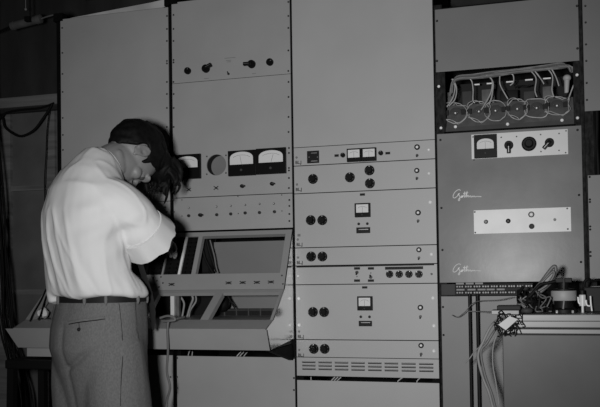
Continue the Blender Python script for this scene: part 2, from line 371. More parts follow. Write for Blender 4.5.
for px, py in ((189.2, 189.7), (216.4, 188)):
    p = W(px, py); mb = MB()
    for a in (.6, -.6): mb.cyl(p+V((-.011*math.cos(a), -.004, -.011*math.sin(a))), p+V((.011*math.cos(a), -.004, .011*math.sin(a))), .0017, n=8)
    mb.lathe(p, Yn, [(0, .004), (.006, .0035)], 12); mb.build('wing_fastener', 'screw', t, 40)
for px, py in ((242.7, 186.3), (272.5, 184)): knob(t, px, py, 2.0, 'bar', 1.57)
for y in (94, 108, 127): screw(t, 173.8, y)
for y in (82, 97, 117, 132): screw(t, 288.6, y)
for y in (148, 153, 168, 170.5, 178, 188): screw(t, 289.0, y)
t = unit('jack_panel', 'grey panel with two rows of small jacks below the large meters', R2a, R2b, zdesk+.004, zs3-.0004, 'grey', 'jack panel', depth=.1)
for px, py in ((189, 208), (216.7, 206.7), (231, 206), (245.4, 205), (259.7, 204), (274, 203.7)): screw(t, px, py, .0042, 'dull')
for px, py in ((189, 215.8), (217, 214.8), (231, 214), (245.4, 213), (259.7, 212.6), (274.7, 211.8)):
    MB().lathe(W(px, py), Yn, [(0, .0062), (.006, .0058), (.006, .003), (.002, .0025)], 14).build('jack', 'screw', t, 40)
knob(t, 201, 215.2, 2.1, 'bar', 1.57)
for px, py in ((238, 196.5), (281.8, 195), (182, 200), (238.3, 213.6), (282, 211), (182, 216)): screw(t, px, py, .0022)
for y in (200, 206, 214, 221): screw(t, 289.4, y)
for y in (200, 212, 222): screw(t, 173.9, y)
# rack 3
zt = [tz(365, 143.5), (tz(294, 165)+tz(434, 160))/2, (tz(300, 193.5)+tz(435, 188))/2, (tz(300, 247.5)+tz(435, 245))/2, (tz(300, 265.5)+tz(433, 264))/2,
      (tz(300, 284.5)+tz(437, 283.5))/2, (tz(300, 339.3)+tz(439, 341))/2, (tz(300, 357.3)+tz(439, 359))/2, (tz(300, 376)+tz(439, 378.5))/2]
G3 = 'light grey units in the amplifier rack'
t = blank('blank_panel', 'large blank light grey panel filling the upper half of the amplifier rack', R3a, R3b, zt[0], 2.235, 'grey3')
def edge_label(t, zi, low):
    py = low
    lettering(t, 'BL.J', 295.2+(py-160)*.014, py, 3.1)
    px = 296.2+(py-160)*.014
    MB().lathe(W(px+.3, py-6.5), Yn, [(0, .0045), (.002, .004)], 12).build('jewel', 'engr', t, 40)
def u3(name, label, i, cat='amplifier', depth=.2): return unit(name, label, R3a, R3b, zt[i+1], zt[i], 'grey3', cat, G3, depth)
t = u3('meter_unit', 'topmost light grey unit with twin small meters and a square black plate', 0)
o = rect(t, 'socket_plate', 307.4, 151, 319.2, 163.2, 'black', .006, bev=.0008)
for a in ((311, 152.6, 317, 153.4), (311, 160.6, 317.5, 161.4)): rect(t, 'engraving', *a, 'dull', .0005, -.006)
for px in (309.2, 317.4): screw(t, px, 157.2, .0026, 'dull', -.006)
rect(t, 'label_plate', 334.6, 154.4, 338.8, 156.8, 'black', .002); rect(t, 'label_plate', 385.5, 152, 390.2, 154.4, 'black', .002)
knob(t, 343.1, 155.3, 2.3, 'plain'); knob(t, 381, 153.2, 2.3, 'plain')
meter(t, 347.5, 148.8, 361.9, 162.0, (.08, .10, .90, .70), False, needle=.5, cover=False)
meter(t, 362.1, 148.0, 376.7, 161.3, (.10, .10, .92, .70), False, needle=.5, cover=False)
lamp(t, 417.2, 147.2, 2.8); toggle(t, 417.2, 155.4); screw(t, 428.7, 149.8, .0045, 'nut'); edge_label(t, 0, 164)
t = u3('control_unit', 'light grey unit with four round black dial knobs, two stacked', 1)
for a in ((313.1, 179), (350, 177.4), (369.6, 170.4), (370, 183.4)): knob(t, *a, 5.0, 'dial', .0)
lamp(t, 416.9, 170.6, 2.6); toggle(t, 417, 178.2); screw(t, 429.0, 173.4, .0045, 'nut'); edge_label(t, 1, 191)
def power(label, i, dx, kn, met, win, dots, plate, lab, lp, tg, scr):
    t = u3('power_unit', label, i)
    for a in kn: knob(t, *a, 5.1, 'dial')
    meter(t, *met, win, False, needle=.5); rect(t, 'label_plate', *lab, 'black', .002)
    for a in dots: screw(t, *a, .005)
    rect(t, 'fuse_plate', *plate, 'black', .006, bev=.0008)
    x0, y0, x1, y1 = plate; rect(t, 'engraving', x0+2, (y0+y1)/2-1.2, x1-2, (y0+y1)/2-.6, 'dull', .0005, -.006)
    lamp(t, *lp, 2.8); toggle(t, *tg)
    for a in scr: screw(t, *a, .006, 'nut')
    return t
t = power('tall light grey unit with one square meter, upper of the matching two', 2, 0, ((310.9, 220.2), (322.4, 220.2)), (355.3, 203.2, 370.7, 217.3), (.10, .10, .90, .68),
      ((358.8, 223.9), (367.4, 223.7)), (356.6, 227.4, 370.3, 233.2), (360, 193.4, 365, 195.7), (418.2, 212.7), (418.2, 220.7), ((430.3, 202.2),)); edge_label(t, 2, 246)
rect(t, 'engraving', 297.5, 234, 300.5, 236.5, 'engr', .0005)
t = u3('control_unit', 'narrow light grey unit with a pair of dial knobs, upper of the two', 3)
for a in ((311.3, 256.5), (322.5, 256.5)): knob(t, *a, 5.0, 'dial')
lamp(t, 419, 249.8, 2.6); toggle(t, 419, 257.8); screw(t, 431.5, 254.3, .0055, 'nut'); edge_label(t, 3, 264)
t = u3('switching_unit', 'narrow light grey unit with two switches and four knobs in a row', 4)
rect(t, 'label_plate', 354.2, 267.2, 360, 269.6, 'black', .002); rect(t, 'label_plate', 354.2, 279.4, 360, 281.8, 'black', .002)
rect(t, 'label_plate', 368, 267.2, 374, 269.6, 'black', .002); rect(t, 'label_plate', 368, 279.4, 374, 281.8, 'black', .002)
toggle(t, 357, 272.4, -1, s=1.2); toggle(t, 370.8, 277.2, 1, s=1.2); screw(t, 357, 276.6, .002); screw(t, 370.8, 273, .002)
rect(t, 'label_strip', 385, 266.6, 423, 269.4, 'black', .002)
for px in (389.7, 399.3, 409, 419): knob(t, px, 274.2, 3.7, 'dial', (px*1.7) % 2-1)
screw(t, 431.6, 274, .004, 'dull'); screw(t, 298.2, 276, .004, 'nut')
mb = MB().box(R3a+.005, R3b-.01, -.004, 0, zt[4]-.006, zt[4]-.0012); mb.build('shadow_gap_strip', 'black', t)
t = power('tall light grey unit with one square meter, lower of the matching two', 5, 0, ((313.1, 312), (324.2, 312)), (357.9, 296.2, 372.9, 310.4), (.10, .10, .88, .68),
      ((360.9, 316.8), (369.6, 316.8)), (359, 320.8, 372.1, 326.2), (362.2, 286.3, 367.4, 288.5), (420.5, 307.5), (420.5, 316.5), ((433, 298), (434, 325.8), (299, 298.5), (299.3, 325))); edge_label(t, 5, 338)
t = u3('control_unit', 'narrow light grey unit with a pair of dial knobs, just above the vents', 6)
for a in ((313.9, 348.8), (324.8, 348.8)): knob(t, *a, 5.0, 'dial')
lamp(t, 421.2, 345.4, 2.7); toggle(t, 421.2, 354.0); screw(t, 434, 351, .006, 'nut'); edge_label(t, 6, 356.5)
# louvred ventilation panel: real slots between bars
t = thing('vent_panel', 'light grey ventilation panel with eight groups of three dark slots', 'vent panel', ((R3a+R3b)/2, 0, zt[8]), G3)
xs = [(302.2, 315.5), (318.5, 331.8), (334.8, 348.3), (351.3, 364.8), (368.1, 381.6), (384.6, 398.2), (401.6, 415.8), (419.2, 433.4)]
zc = (zt[7]+zt[8])/2+.004; zz = [zc+.0125, zc, zc-.0125]; sh = .0032
X = [(tx(a, 368), tx(b, 368)) for a, b in xs]; mb = MB()
zz0 = zt[8]+.0008; zz1 = zt[7]-.0008
mb.box(R3a, R3b, 0, PT, zz[0]+sh, zz1); mb.box(R3a, R3b, 0, PT, zz0, zz[2]-sh)
for k in (0, 1): mb.box(R3a, R3b, 0, PT, zz[k+1]+sh, zz[k]-sh)
for z in zz:
    ed = [R3a]+[v for p in X for v in p]+[R3b]
    for k in range(0, len(ed), 2): mb.box(ed[k], ed[k+1], 0, PT, z-sh, z+sh)
mb.build('panel', 'grey3', t)
mb = MB()
for z in zz:
    for a, b in X: mb.prism([V((a, 0, z+sh)), V((b, 0, z+sh)), V((b, -.006, z+.001)), V((a, -.006, z+.001))], (0, .001, .0012))
mb.build('louvre', 'grey3', t)
MB().box(R3a+.01, R3b-.01, .03, .032, zz0+.003, zz1-.003).build('backing', 'black', t)
ztb = tz(370, 381.5)
t = blank('blank_panel', 'blank light grey panel at the foot of the amplifier rack, below the vents', R3a, R3b, .1, ztb, 'grey3')
# loose cable ends in the dark gap above that panel
for a, b in (((331, 381), (335, 377)), ((334, 381), (338, 377)), ((337, 381), (341, 377.3)), ((398, 381), (404, 376.5)), ((417, 381), (420, 378)), ((311, 381), (311, 377))):
    mb = MB().tube([W(a[0], a[1]+3, .012), W(*a, .012), W(*b, .02)], .0022, 6, 2)
    top('wire_end', mb, 'wirep', 'pale wire end poking out of the dark gap below the vents', 'wire', 'wire ends in the gap below the vents')
# rack 2 lower panel, rack 1 lower panel
t = blank('blank_panel', 'blank grey panel below the desk, beside the foot of the amplifier rack', R2a+.006, R2b, .1, tz(235, 356.5), 'grey')
for y in (358, 377, 388): screw(t, 177.2, y)
for y in (358, 378, 390): screw(t, 293.6+y*.001, y)
t = blank('blank_panel', 'blank grey panel below the desk, right behind the man\'s trousers', R1a, R1b+.004, .1, tz(160, 355), 'grey1')
for y in (377, 388): screw(t, 170.6, y)
for a, b in (((188, 356), (189.5, 351)), ((192, 356), (192.5, 351.5)), ((237, 356), (241, 352)), ((240, 356), (244, 352)), ((244, 356), (247, 352.5))):
    mb = MB().tube([W(a[0], a[1]+4, .012), W(*a, .012), W(*b, .02)], .002, 6, 2)
    top('wire_end', mb, 'wirep', 'pale wire end poking out of the dark gap under the desk', 'wire', 'wire ends in the gap under the desk')
# ------------------------------------------------------------------ sloping control desk across racks 1 and 2
XA, XB = -1.92, g23-.0012
A0, A1, A2, A3, A4 = (-.004, 1.250), (-.117, 1.030), (-.245, .927), (-.322, .900), (-.292, .826)
def S1(px, py): return WP(px, py, *A0, *A1)
def S2(px, py): return WP(px, py, *A1, *A2)
desk = thing('control_desk', 'grey steel control desk with sloping open frames the man leans over', 'control desk', ((XA+XB)/2, -.15, .8))
n1 = V((0, A1[1]-A0[1], -(A1[0]-A0[0]))).normalized(); n1 = n1 if n1.y > 0 else -n1       # points into the desk
n2 = V((0, A2[1]-A1[1], -(A2[0]-A1[0]))).normalized(); n2 = n2 if n2.y > 0 else -n2
def on(A, B, z): k = (z-A[1])/(B[1]-A[1]); return A[0]+k*(B[0]-A[0])
def bar(name, A, B, n, x0, x1, z0, z1, m='desk', th=.02, off=0., xs0=None, parent=None):
    y0, y1 = on(A, B, z0), on(A, B, z1); s = xs0 or 0
    pts = [V((x0-s, y0, z0)), V((x1-s, y0, z0)), V((x1, y1, z1)), V((x0, y1, z1))]
    return MB().prism([p+n*off for p in pts], n*th).build(name, m, parent or desk)
zo1 = S1(245, 235).z; zo0 = S1(235, 273.5).z; zr0 = A1[1]+.001
bar('top_rail', A0, A1, n1, XA+.004, XB-.004, zo1, A0[1])
bar('middle_rail', A0, A1, n1, XA+.004, XB-.004, zr0, zo0, th=.03)
xo1 = S1(282.5, 255).x; bar('upright', A0, A1, n1, xo1, XB-.004, zo0, zo1)
xm0, xm1 = S1(195, 255).x, S1(199.2, 255).x; bar('upright', A0, A1, n1, xm0, xm1, zo0, zo1)
xq0, xq1 = S1(181.6, 255).x, S1(183.8, 255).x; bar('divider', A0, A1, n1, xq0, xq1, zo0, zo1, m='nut', th=.012)
def slots(x0, x1):
    o = bar('slot_panel', A0, A1, n1, x0, x1, zo0, zo1, m='black', th=.006, off=.006)
    nrow = 9; mb = MB()
    for k in range(nrow):
        z = zo0+(zo1-zo0)*(k+.5)/nrow; y = on(A0, A1, z)+.006
        for x in (x0+(x1-x0)*.27, x0+(x1-x0)*.73): mb.box(x-.007, x+.007, y-.010, y+.002, z-.0035, z+.0035)
    mb.build('slot_terminals', 'frame', o)
slots(xq1+.001, xm0-.001); slots(S1(167, 255).x, xq0-.001); slots(S1(152, 255).x, S1(165.5, 255).x); slots(S1(136, 255).x, S1(150.5, 255).x)
bar('upright', A0, A1, n1, XA+.004, XA+.04, zo0, zo1); bar('upright', A0, A1, n1, S1(165.5, 255).x, S1(167, 255).x, zo0, zo1)
MB().box(tx(212.5, 255, .12), XB-.01, .12, .124, .84, tz(245, 241.5, .12)).build('back_plate', 'grey4b', desk)
MB().box(XA+.01, tx(212, 255, .12), .16, .164, .84, 1.24).build('rear_cover', 'black', desk)
for px, py in ((228.9, 282.9), (243, 282.6), (257.2, 282.4), (271.2, 282), (172, 284.4)):
    p = S1(px, py); mb = MB(); w = .012
    for a in (.35, -.35): mb.cyl(p+V((-w*math.cos(a), -.004, -w*math.sin(a))), p+V((w*math.cos(a), -.004, w*math.sin(a))), .0018, n=8)
    mb.lathe(p+V((0, .003, 0)), Yn, [(0, .005), (.008, .0045)], 12); mb.build('wing_fastener', 'screw', desk, 40)
for px, py in ((153, 278), (157, 281), (161, 277), (154, 285), (159, 287), (163, 283), (282, 275.5), (283, 284)):
    MB().lathe(S1(px, py)+V((0, .002, 0)), Yn, [(0, .0032), (.004, .003)], 10).build('screw', 'screw', desk, 40)
# lower sloping frame
zb1 = A1[1]-.004; zb0 = A2[1]+.004
bar('lower_top_rail', A1, A2, n2, XA+.004, XB-.004, S2(245, 292.5).z, A1[1], th=.014)
xu = S2(211, 305).x; bar('lower_strut', A1, A2, n2, xu-.004, xu+.026, A2[1], S2(245, 292.5).z, xs0=.012)
xe = S2(272, 305).x; bar('lower_upright', A1, A2, n2, xe+.012, XB-.004, A2[1], S2(245, 292.5).z)
xv0, xv1 = S2(166, 305).x, S2(170, 305).x
bar('lower_strut', A1, A2, n2, XA+.004, XA+.03, A2[1], S2(245, 292.5).z)
bar('lower_strut', A1, A2, n2, S2(150, 305).x-.02, S2(150, 305).x+.012, A2[1], S2(245, 292.5).z)
# desk shelf, apron, end plates
MB().prism([V((XA, *A2)), V((XA, *A3)), V((XA, A3[0]+.004, A3[1]-.012)), V((XA, .11, A2[1]-.03)), V((XA, .11, A2[1]))], (XB-XA-.005, 0, 0)).build('shelf', 'desk', desk)
zap = A3[1]
xap = WX  # apron runs the full width, slightly undercut
MB().prism([V((XA-.03, A3[0]-.004, A3[1]-.002)), V((XB+.0, A3[0]-.004, A3[1]-.002)), V((XB+.0, A4[0], A4[1])), V((XA, A4[0], A4[1]))], (0, .012, 0)).build('apron', 'desk', desk)
MB().box(XA+.02, XB-.01, A4[0]+.004, -.012, A4[1]-.0, A4[1]+.012).build('underside', 'iron', desk)
prof = [A0, A1, A2, A3, A4, (-.002, A4[1]+.02), (-.002, A0[1])]
MB().prism([V((XB-.003, y, z)) for y, z in prof], (.003, 0, 0)).build('end_plate', 'polish', desk)['label'] = 'polished bright end plate'
MB().prism([V((XA, y, z)) for y, z in prof], (.003, 0, 0)).build('end_plate', 'desk', desk)
MB().prism([V((XB-.02, -.28, A4[1]-.002)), V((XB-.02, -.02, A4[1]-.002)), V((XB-.02, -.01, A4[1]-.055)), V((XB-.02, -.02, A4[1]-.06))], (.016, 0, 0)).build('support_bracket', 'frame', desk)
# insides of the desk
def inside(name, pts, r, m, y): return MB().tube([W(px, py, y) for px, py in pts], r, 8).build(name, m, desk, 60)
inside('cable', ((206, 238), (209, 250), (213, 262), (217, 272)), .006, 'wired', .05); inside('cable', ((202, 245), (205, 258), (210, 268), (213, 273)), .005, 'wired', .03)
inside('cable', ((210, 240), (214, 255), (216, 266), (218, 273)), .003, 'wireg', .04)
MB().box(tx(203, 250, .06), tx(209, 250, .06), .05, .11, tz(205, 272, .06), tz(205, 236, .06)).build('relay_box', 'black', desk)
for px in (170.5, 175.3): MB().box(tx(px, 305, -.1), tx(px+3.6, 305, -.1), -.1, -.085, A2[1]-.03, 1.02).build('busbar', 'white' if px < 172 else 'dull', desk)
inside('cable', ((180, 296), (184, 303), (183, 312), (181, 322)), .004, 'wire', -.05); inside('cable', ((189, 293), (193, 298), (190, 307), (186, 321)), .0045, 'wire', -.06)
inside('cable', ((195, 294), (196, 301), (190, 311), (189, 321)), .0035, 'wire', -.05)
o = MB().box(tx(212, 312, .05), tx(277, 312, .05), .05, .11, tz(245, 322, .05), tz(245, 309, .05)).build('terminal_tray', 'black', desk)
mb = MB()
for k in range(5): mb.box(tx(224+k*12, 312, .045), tx(225.3+k*12, 312, .045), .043, .05, tz(245, 321, .045), tz(245, 308.5, .045))
for k in range(2): mb.box(tx(213, 312, .045), tx(276, 312, .045), .044, .05, tz(245, 310.5+k*6, .045), tz(245, 309.5+k*6, .045))
mb.build('tray_ribs', 'iron', o)
MB().ell(W(222, 303, .0), (.03, .03, .035)).build('transformer', 'black', desk, 60)
inside('cable', ((226, 292), (230, 300), (235, 308)), .004, 'wired', .0)
def on12(px, py): return WX(px, py, XA+.05)
for pts in (((46, 289), (41, 300), (34, 312), (30, 321)), ((50, 287), (46, 297), (42, 310), (39, 320))):
    MB().tube([W(px, py, -.11-.19*(py-287)/34) for px, py in pts], .003, 6).build('cable', 'wired', desk, 60)
p = W(51.5, 322, -.17); MB().cyl((p.x, -.17, A2[1]-.002), (p.x, -.12, 1.035), .0035, n=10).build('stay_rod', 'dull', desk, 40)
# cord knotted over the desk edge and hanging in front of the apron
yc = A3[0]-.016
mb = MB().tube([W(184, 317, -.28), W(176, 319, yc+.01), W(169, 321, yc), W(167.6, 330, yc), W(168, 350, yc+.01), W(167, 372, yc+.02), W(170, 388, yc+.03), W(166, 410, yc+.04), W(168, 470, yc)], .0042, 8)
mb.tube([W(160, 318, yc), W(167, 316, yc), W(173, 317, yc), W(175, 320, yc), W(168, 321, yc-.004), W(162, 321, yc)], .0045, 8)
top('knotted_cable', mb, 'wireg', 'grey cord looped over the desk edge and hanging down its front', 'cord', smooth=60)
# small pale wad on the left end of the desk
p = V((W(43, 318, -.2).x, -.2, A3[1]+.018)); p.z = tz(43, 323, -.2)+.018
mb = MB(); mb.ell(p, (.022, .02, .02), n=14, m=9)
for i, q_ in enumerate(mb.v): mb.v[i] = q_+(q_-p)*(.35*noise.noise(q_*70))
zsh = A2[1]+(A3[1]-A2[1])*((-.2-A2[0])/(A3[0]-A2[0]))
zz_ = min(q_.z for q_ in mb.v); zfloor = A2[1]+.001
for q_ in mb.v: q_.z += zfloor-zz_
top('paper_wad', mb, 'paper', 'small pale crumpled wad lying on the left end of the desk', 'paper wad', smooth=30)
# wooden stool under the desk
sx, sy = tx(40, 352, -.12), -.12
st_ = thing('stool', 'dark wooden stool standing under the left end of the desk', 'stool', (sx, sy, 0))
zseat = tz(40, 357, -.12)
MB().box(sx-.075, sx+.16, sy-.12, sy+.12, zseat-.035, zseat, .006).build('seat', 'black', st_)
for ax in (-.055, .14):
    for ay in (-.1, .1): MB().prism([V((sx+ax-.014, sy+ay-.014, zseat-.03)), V((sx+ax+.014, sy+ay-.014, zseat-.03)), V((sx+ax+.014, sy+ay+.014, zseat-.03)), V((sx+ax-.014, sy+ay+.014, zseat-.03))], (ax*.15, ay*.15, -(zseat-.03))).build('leg', 'black', st_)
for ay in (-.1, .1): MB().box(sx-.055, sx+.14, sy+ay-.01, sy+ay+.01, .3, .33).build('stretcher', 'black', st_)
mb = MB().box(tx(27, 353, -.2), tx(56, 353, -.2), -.2, -.04, tz(40, 356.5, -.2), A4[1]-.002)
top('drawer_board', mb, 'grey1', 'pale board fixed under the desk above the stool', 'board')
# ------------------------------------------------------------------ rack 4
zb = (tz(437, 72.8)+tz(578, 60.2))/2; zc1 = (tz(437, 134)+tz(581, 125))/2; zc0 = (tz(442, 283.5)+tz(585, 281))/2
t = blank('blank_panel', 'blank mid grey panel above the opened chassis', tx(434.8, 40)+.002, tx(578.5, 20), zb, tz(436, 9.5), 'grey4b')
for px, py in ((437, 21), (437, 61), (577, 6), (577.5, 48.5)): screw(t, px, py, .0042)
# opened chassis
xa, xb = tx(445.5, 100), tx(573.5, 95)
oc = thing('open_chassis', 'opened rack chassis full of looped pale wires and metal cans', 'chassis', ((xa+xb)/2, 0, zc1))
MB().box(xa, xb, .20, .204, zc1+.006, zb-.006).build('back_plate', 'black', oc)
zf = tz(508, 123.8); zt_ = tz(508, 101, .05)
MB().box(xa, xb, -.004, .02, zc1+.005, zf).build('front_lip', 'iron', oc)
MB().prism([V((xa, .01, zf)), V((xb, .01, zf)), V((xb, .06, zt_)), V((xa, .06, zt_))], (0, .004, 0)).build('socket_panel', 'can', oc)
MB().box(xa, xb, .066, .2, zt_-.02, zt_-.016).build('deck', 'iron', oc)
MB().box(R4a, xa, 0, PT, zc1+.004, zb-.002).build('side_flange', 'post', oc); MB().box(xb, tx(579.8, 90), 0, PT, zc1+.004, zb-.002).build('side_flange', 'post', oc)
for px, py in ((455.5, 126.8), (507.6, 124.2), (562, 120.3)): screw(oc, px, py, .0055, 'nut', -.004)
for px, py in ((438.8, 86.5), (441, 128), (577, 75), (577.5, 118)): screw(oc, px, py, .005, 'nut')
SL = ((.01, zf), (.06, zt_))
def SP(px, py, off=0.):
    p = WP(px, py, *SL[0], *SL[1]); return p+V((0, -off, 0))
for k, (px, py, rx, ry) in enumerate(((455.6, 113.6, 10.4, 9.3), (479.0, 112.0, 10, 9.5), (495.6, 111.2, 10, 9.5), (517.3, 109.4, 8.8, 9.5), (536.6, 108.5, 11, 8.6), (556.9, 106.2, 10.6, 8))):
    p = SP(px, py)
    o = MB().lathe(p+V((0, .004, 0)), Yn, [(0, .022), (.005, .022), (.0055, .021), (.0055, .008), (.010, .0075), (.010, .001)], 24).build('tube_socket', 'iron', oc, 30)
    MB().lathe(p+V((0, -.006, 0)), Yn, [(0, .003), (.005, .0026)], 12).build('pin', 'nut', o, 40)
    pw = 2.0 if k < 4 else 3.6; pts = []
    for i in range(22):
        a = 2*math.pi*i/22; c, s = math.cos(a), math.sin(a)
        pts.append(SP(px+1.1*rx*math.copysign(abs(c)**(2/pw), c)+random.uniform(-.4, .4), py+1.08*ry*math.copysign(abs(s)**(2/pw), s)+random.uniform(-.4, .4), .010+.003*math.sin(i)))
    MB().tube(pts, .0017, 6, 3, True).build('wire_loop', 'wirep', oc, 60)
    if k in (1, 3, 0, 5): MB().tube([q+V((.006*math.sin(i*1.3), -.004, .007*math.cos(i*.9))) for i, q in enumerate(pts)], .0013, 6, 3, True).build('wire_loop', 'wirep', oc, 60)
    for s_ in (-1, 1): MB().box(p.x+s_*.03-.009, p.x+s_*.03+.006, p.y-.013, p.y+.002, p.z-.006, p.z+.012, .001).build('resistor', 'black', oc)
    for a in (.6, 2.4): MB().ell(p+V((.011*math.cos(a), -.006, .011*math.sin(a)-.003)), (.0018, .0025, .0018)).build('solder_blob', 'dull', oc, 60)
# cans on the deck
for px0, px1, py, m in ((446, 455, 92, 'can'), (462, 472, 91, 'iron'), (481.5, 494.5, 89, 'can'), (500, 518, 90, 'black'), (523.5, 535, 91, 'iron'), (542.5, 553.5, 86, 'can')):
    x0, x1 = tx(px0, 95, .1), tx(px1, 95, .1); zq = tz((px0+px1)/2, py, .1)
    MB().box(x0, x1, .1, .16, zt_-.016, zq, .004).build('can', m, oc, 30)
# loom along the top and its branches
YL = .03
for k in range(7):
    ox, oy = .0075*math.cos(k*1.05)*(k > 0), .0075*math.sin(k*1.05)*(k > 0)
    pts = [(450+k*.5, 96-k), (452+k*.3, 83), (458, 78), (474, 76.4), (492, 74.3), (515, 71.3), (540, 68.2), (560, 65.8), (571-k*.8, 66.3), (574.5-k, 74-k*.8)]
    MB().tube([W(px, py, YL+oy)+V((0, 0, ox*(1 if 1 < i_ < 8 else .6)+.0015*math.sin(i_*2.1+k))) for i_, (px, py) in enumerate(pts)], .0032, 6).build('loom_wire', 'wireg' if k % 2 else 'wire', oc, 60)
for pts in (((452, 79), (455, 86), (453, 97), (447, 107)), ((453, 79), (456.5, 88), (455, 99), (449, 106)), ((458, 78), (470, 79), (473, 88), (473, 100), (475, 103)), ((486, 75), (492, 80), (491, 92), (485, 104), (481, 110)), ((487, 75), (493, 82), (492, 95), (489.5, 104)),
            ((500, 74), (500, 84), (505, 94), (508, 99)), ((508, 73), (513, 75), (513.5, 82), (510, 85.5)), ((530, 70), (536, 78), (535, 90), (537, 97)), ((534, 70), (541, 79), (544, 84)), ((547, 68), (552.5, 76), (552, 90), (554, 97)), ((551, 68), (556, 77), (559, 86)), ((563, 66), (574, 68), (575.5, 78), (571, 92), (568, 100))):
    MB().tube([W(px, py, YL+.0) for px, py in pts], .0024, 6).build('wire', 'wirep', oc, 60)
for px, py in ((454, 86.8), (476, 84.8), (490.5, 83.6), (510, 82), (529, 80), (547, 78.6)):
    p = W(px, py, .09); MB().box(p.x-.013, p.x+.013, .085, .095, p.z-.0022, p.z+.0022).build('tag', 'nut', oc)
MB().tube([W(515, 88, .07), W(519, 86, .07), W(526, 86.5, .07), W(531, 85, .07)], .003, 6).build('wire', 'black', oc, 60)
p = W(567, 78, .06); mb = MB(); mb.ell(p, (.014, .014, .012)); mb.cyl(p, W(566.5, 93, .06), .010, .007, 14); mb.build('valve', 'trim', oc, 50)
MB().tube([W(569, 92, .04), W(567, 97, .04), W(569, 101, .04)], .003, 6).build('wire', 'wired', oc, 60)
# large script panel
t = thing('amplifier_cabinet', 'large mid grey amplifier front with white strips and two pale script logos', 'amplifier', ((R4a+R4b)/2, 0, zc0))
MB().box(R4a, R4b, 0, PT, zc0+.001, zc1-.001, .001).build('panel', 'grey4', t)
MB().box(R4a+.05, R4b-.05, PT, .25, zc0+.01, zc1-.01).build('chassis', 'iron', t)
o = rect(t, 'meter_strip', 470.8, 132.2, 567.2, 156.6, 'white', .003)
YS = -.003
meter(t, 474.2, 134.8, 497, 158.2, (.13, .18, .87, .62), True, YS, needle=.5)
knob(t, 508.8, 145.4, 4.7, 'bar', math.pi, YS); knob(t, 529, 144, 7.2, 'big', 0, YS); knob(t, 549.4, 142.7, 4.7, 'bar', math.pi+.75, YS)
for px, py in ((501.2, 137.4), (516.6, 136.6), (541, 151.6), (559, 150.4), (566, 130.9), (565.6, 152.7), (540.6, 134.6), (559, 133.6), (473, 137), (474, 160)): screw(t, px, py, .0026, 'dull', YS)
o = rect(t, 'jack_strip', 473.2, 209, 570.2, 232.5, 'white', .003)
for px, py, r in ((486, 221.8, .0075), (508.2, 221, .0085)): MB().lathe(W(px, py, YS), Yn, [(0, r), (.008, r*.9), (.010, r*.6)], 18).build('stud', 'screw', t, 40)
p = W(531.3, 214.5, YS); MB().tube([p+V((.0085*math.cos(a), -.003, .0085*math.sin(a))) for a in [i*math.pi/8 for i in range(16)]], .0018, 8, 2, True).build('pilot_ring', 'screw', t, 60)
MB().ell(p, (.0075, .006, .0075)).build('pilot_lens', 'nut', t, 60)
p = W(531.7, 226.3, YS); MB().lathe(p, Yn, [(0, .0095), (.006, .009), (.006, .006), (.003, .005)], 18).build('fuse_cap', 'iron', t, 40)
MB().lathe(W(554.8, 219.6, YS), Yn, [(0, .005), (.008, .004)], 12).build('stud', 'screw', t, 40)
for px, py in ((474.8, 212), (475.3, 232.6), (567.2, 208.5), (567.8, 229)): screw(t, px, py, .003, 'dull', YS)
for px, py in ((440.5, 140), (441.5, 208), (442.5, 250), (577.5, 130), (579, 195), (581, 262)): screw(t, px, py, .004)
def script(px, py):                                       # the maker's script: capital with a tail, then joined letters and a long finishing stroke
    st = [((9.5, -7), (7.5, -8.2), (4, -6.5), (1.2, -2.8), (.6, .5), (2.5, 1.6), (5.5, -.6), (8.2, -4), (6.2, -2.2), (7.8, -1.6), (8.5, 1.4), (8, 4.6), (6.6, 4.2), (7.4, 2.4), (9.4, .6)),
          ((9.4, .6), (11, -1.2), (12, .0), (10.6, 1.2), (10, .2), (12.2, -.8), (13.2, -1.6), (14.2, -6), (13.6, -1), (14.2, .8), (15.4, -1.4), (17, -6.4), (16.2, -1), (16.4, .6), (17.6, -1.4), (18.6, -.8), (18.8, .6), (20.2, -.8), (21.4, -.7), (21.2, .5), (22.6, .2), (23.4, -.8), (24.2, .2), (25.2, -.8), (26, .2), (28, -.2), (31, -.1), (33.5, .1)), ((12.4, -3.6), (16, -4.2), (18.2, -4.4))]
    mb = MB(); k = .86
    for s in st: mb.tube([W(px+a*k, py+b*k, -.0006) for a, b in s], .0019, 6, 5)
    mb.build('script_logo', 'gold', t, 60)
script(452.6, 196.6); script(452.6, 270.8)
# terminal strip under it
ts = thing('terminal_strip', 'dark strip of screw terminals below the script panel', 'terminal strip', (tx(487, 290), 0, tz(487, 296)))
za, zb_ = tz(487, 295.3), tz(487, 283.6)
xt0, xt1 = tx(441.6, 289), tx(533, 289)
MB().box(xt0, xt1, -.004, PT, za, zb_).build('base', 'black', ts)
MB().box(xt0+.001, tx(455.5, 289), -.014, -.004, za+.003, zb_-.001).build('end_block', 'iron', ts)
for row, (r0, r1) in enumerate(((284.4, 288.2), (290.6, 294.2))):
    for k in range(9):
        x0 = tx(456.5+k*8.6, 289); x1 = tx(456.5+k*8.6+7.6, 289); z1_, z0_ = tz(487, r0), tz(487, r1)
        o = MB().box(x0, x1, -.016, -.004, z0_, z1_, .001).build('terminal_block', 'black', ts)
        for q_ in range(3): MB().lathe(V((x0+(x1-x0)*(q_+.5)/3, -.016, (z0_+z1_)/2)), Yn, [(0, .0035), (.002, .003)], 8).build('terminal_screw', 'can', o, 40)
for px in (456.5, 466.2, 475.5): MB().box(tx(px, 283), tx(px+7.8, 283), -.015, -.005, tz(487, 284.2), tz(487, 282.4)).build('marker', 'wire', ts)
for px in (457, 468, 478, 487, 497): MB().box(tx(px, 289), tx(px+8, 289), -.017, -.006, tz(487, 290.2), tz(487, 288.6)).build('marker', 'wire', ts)
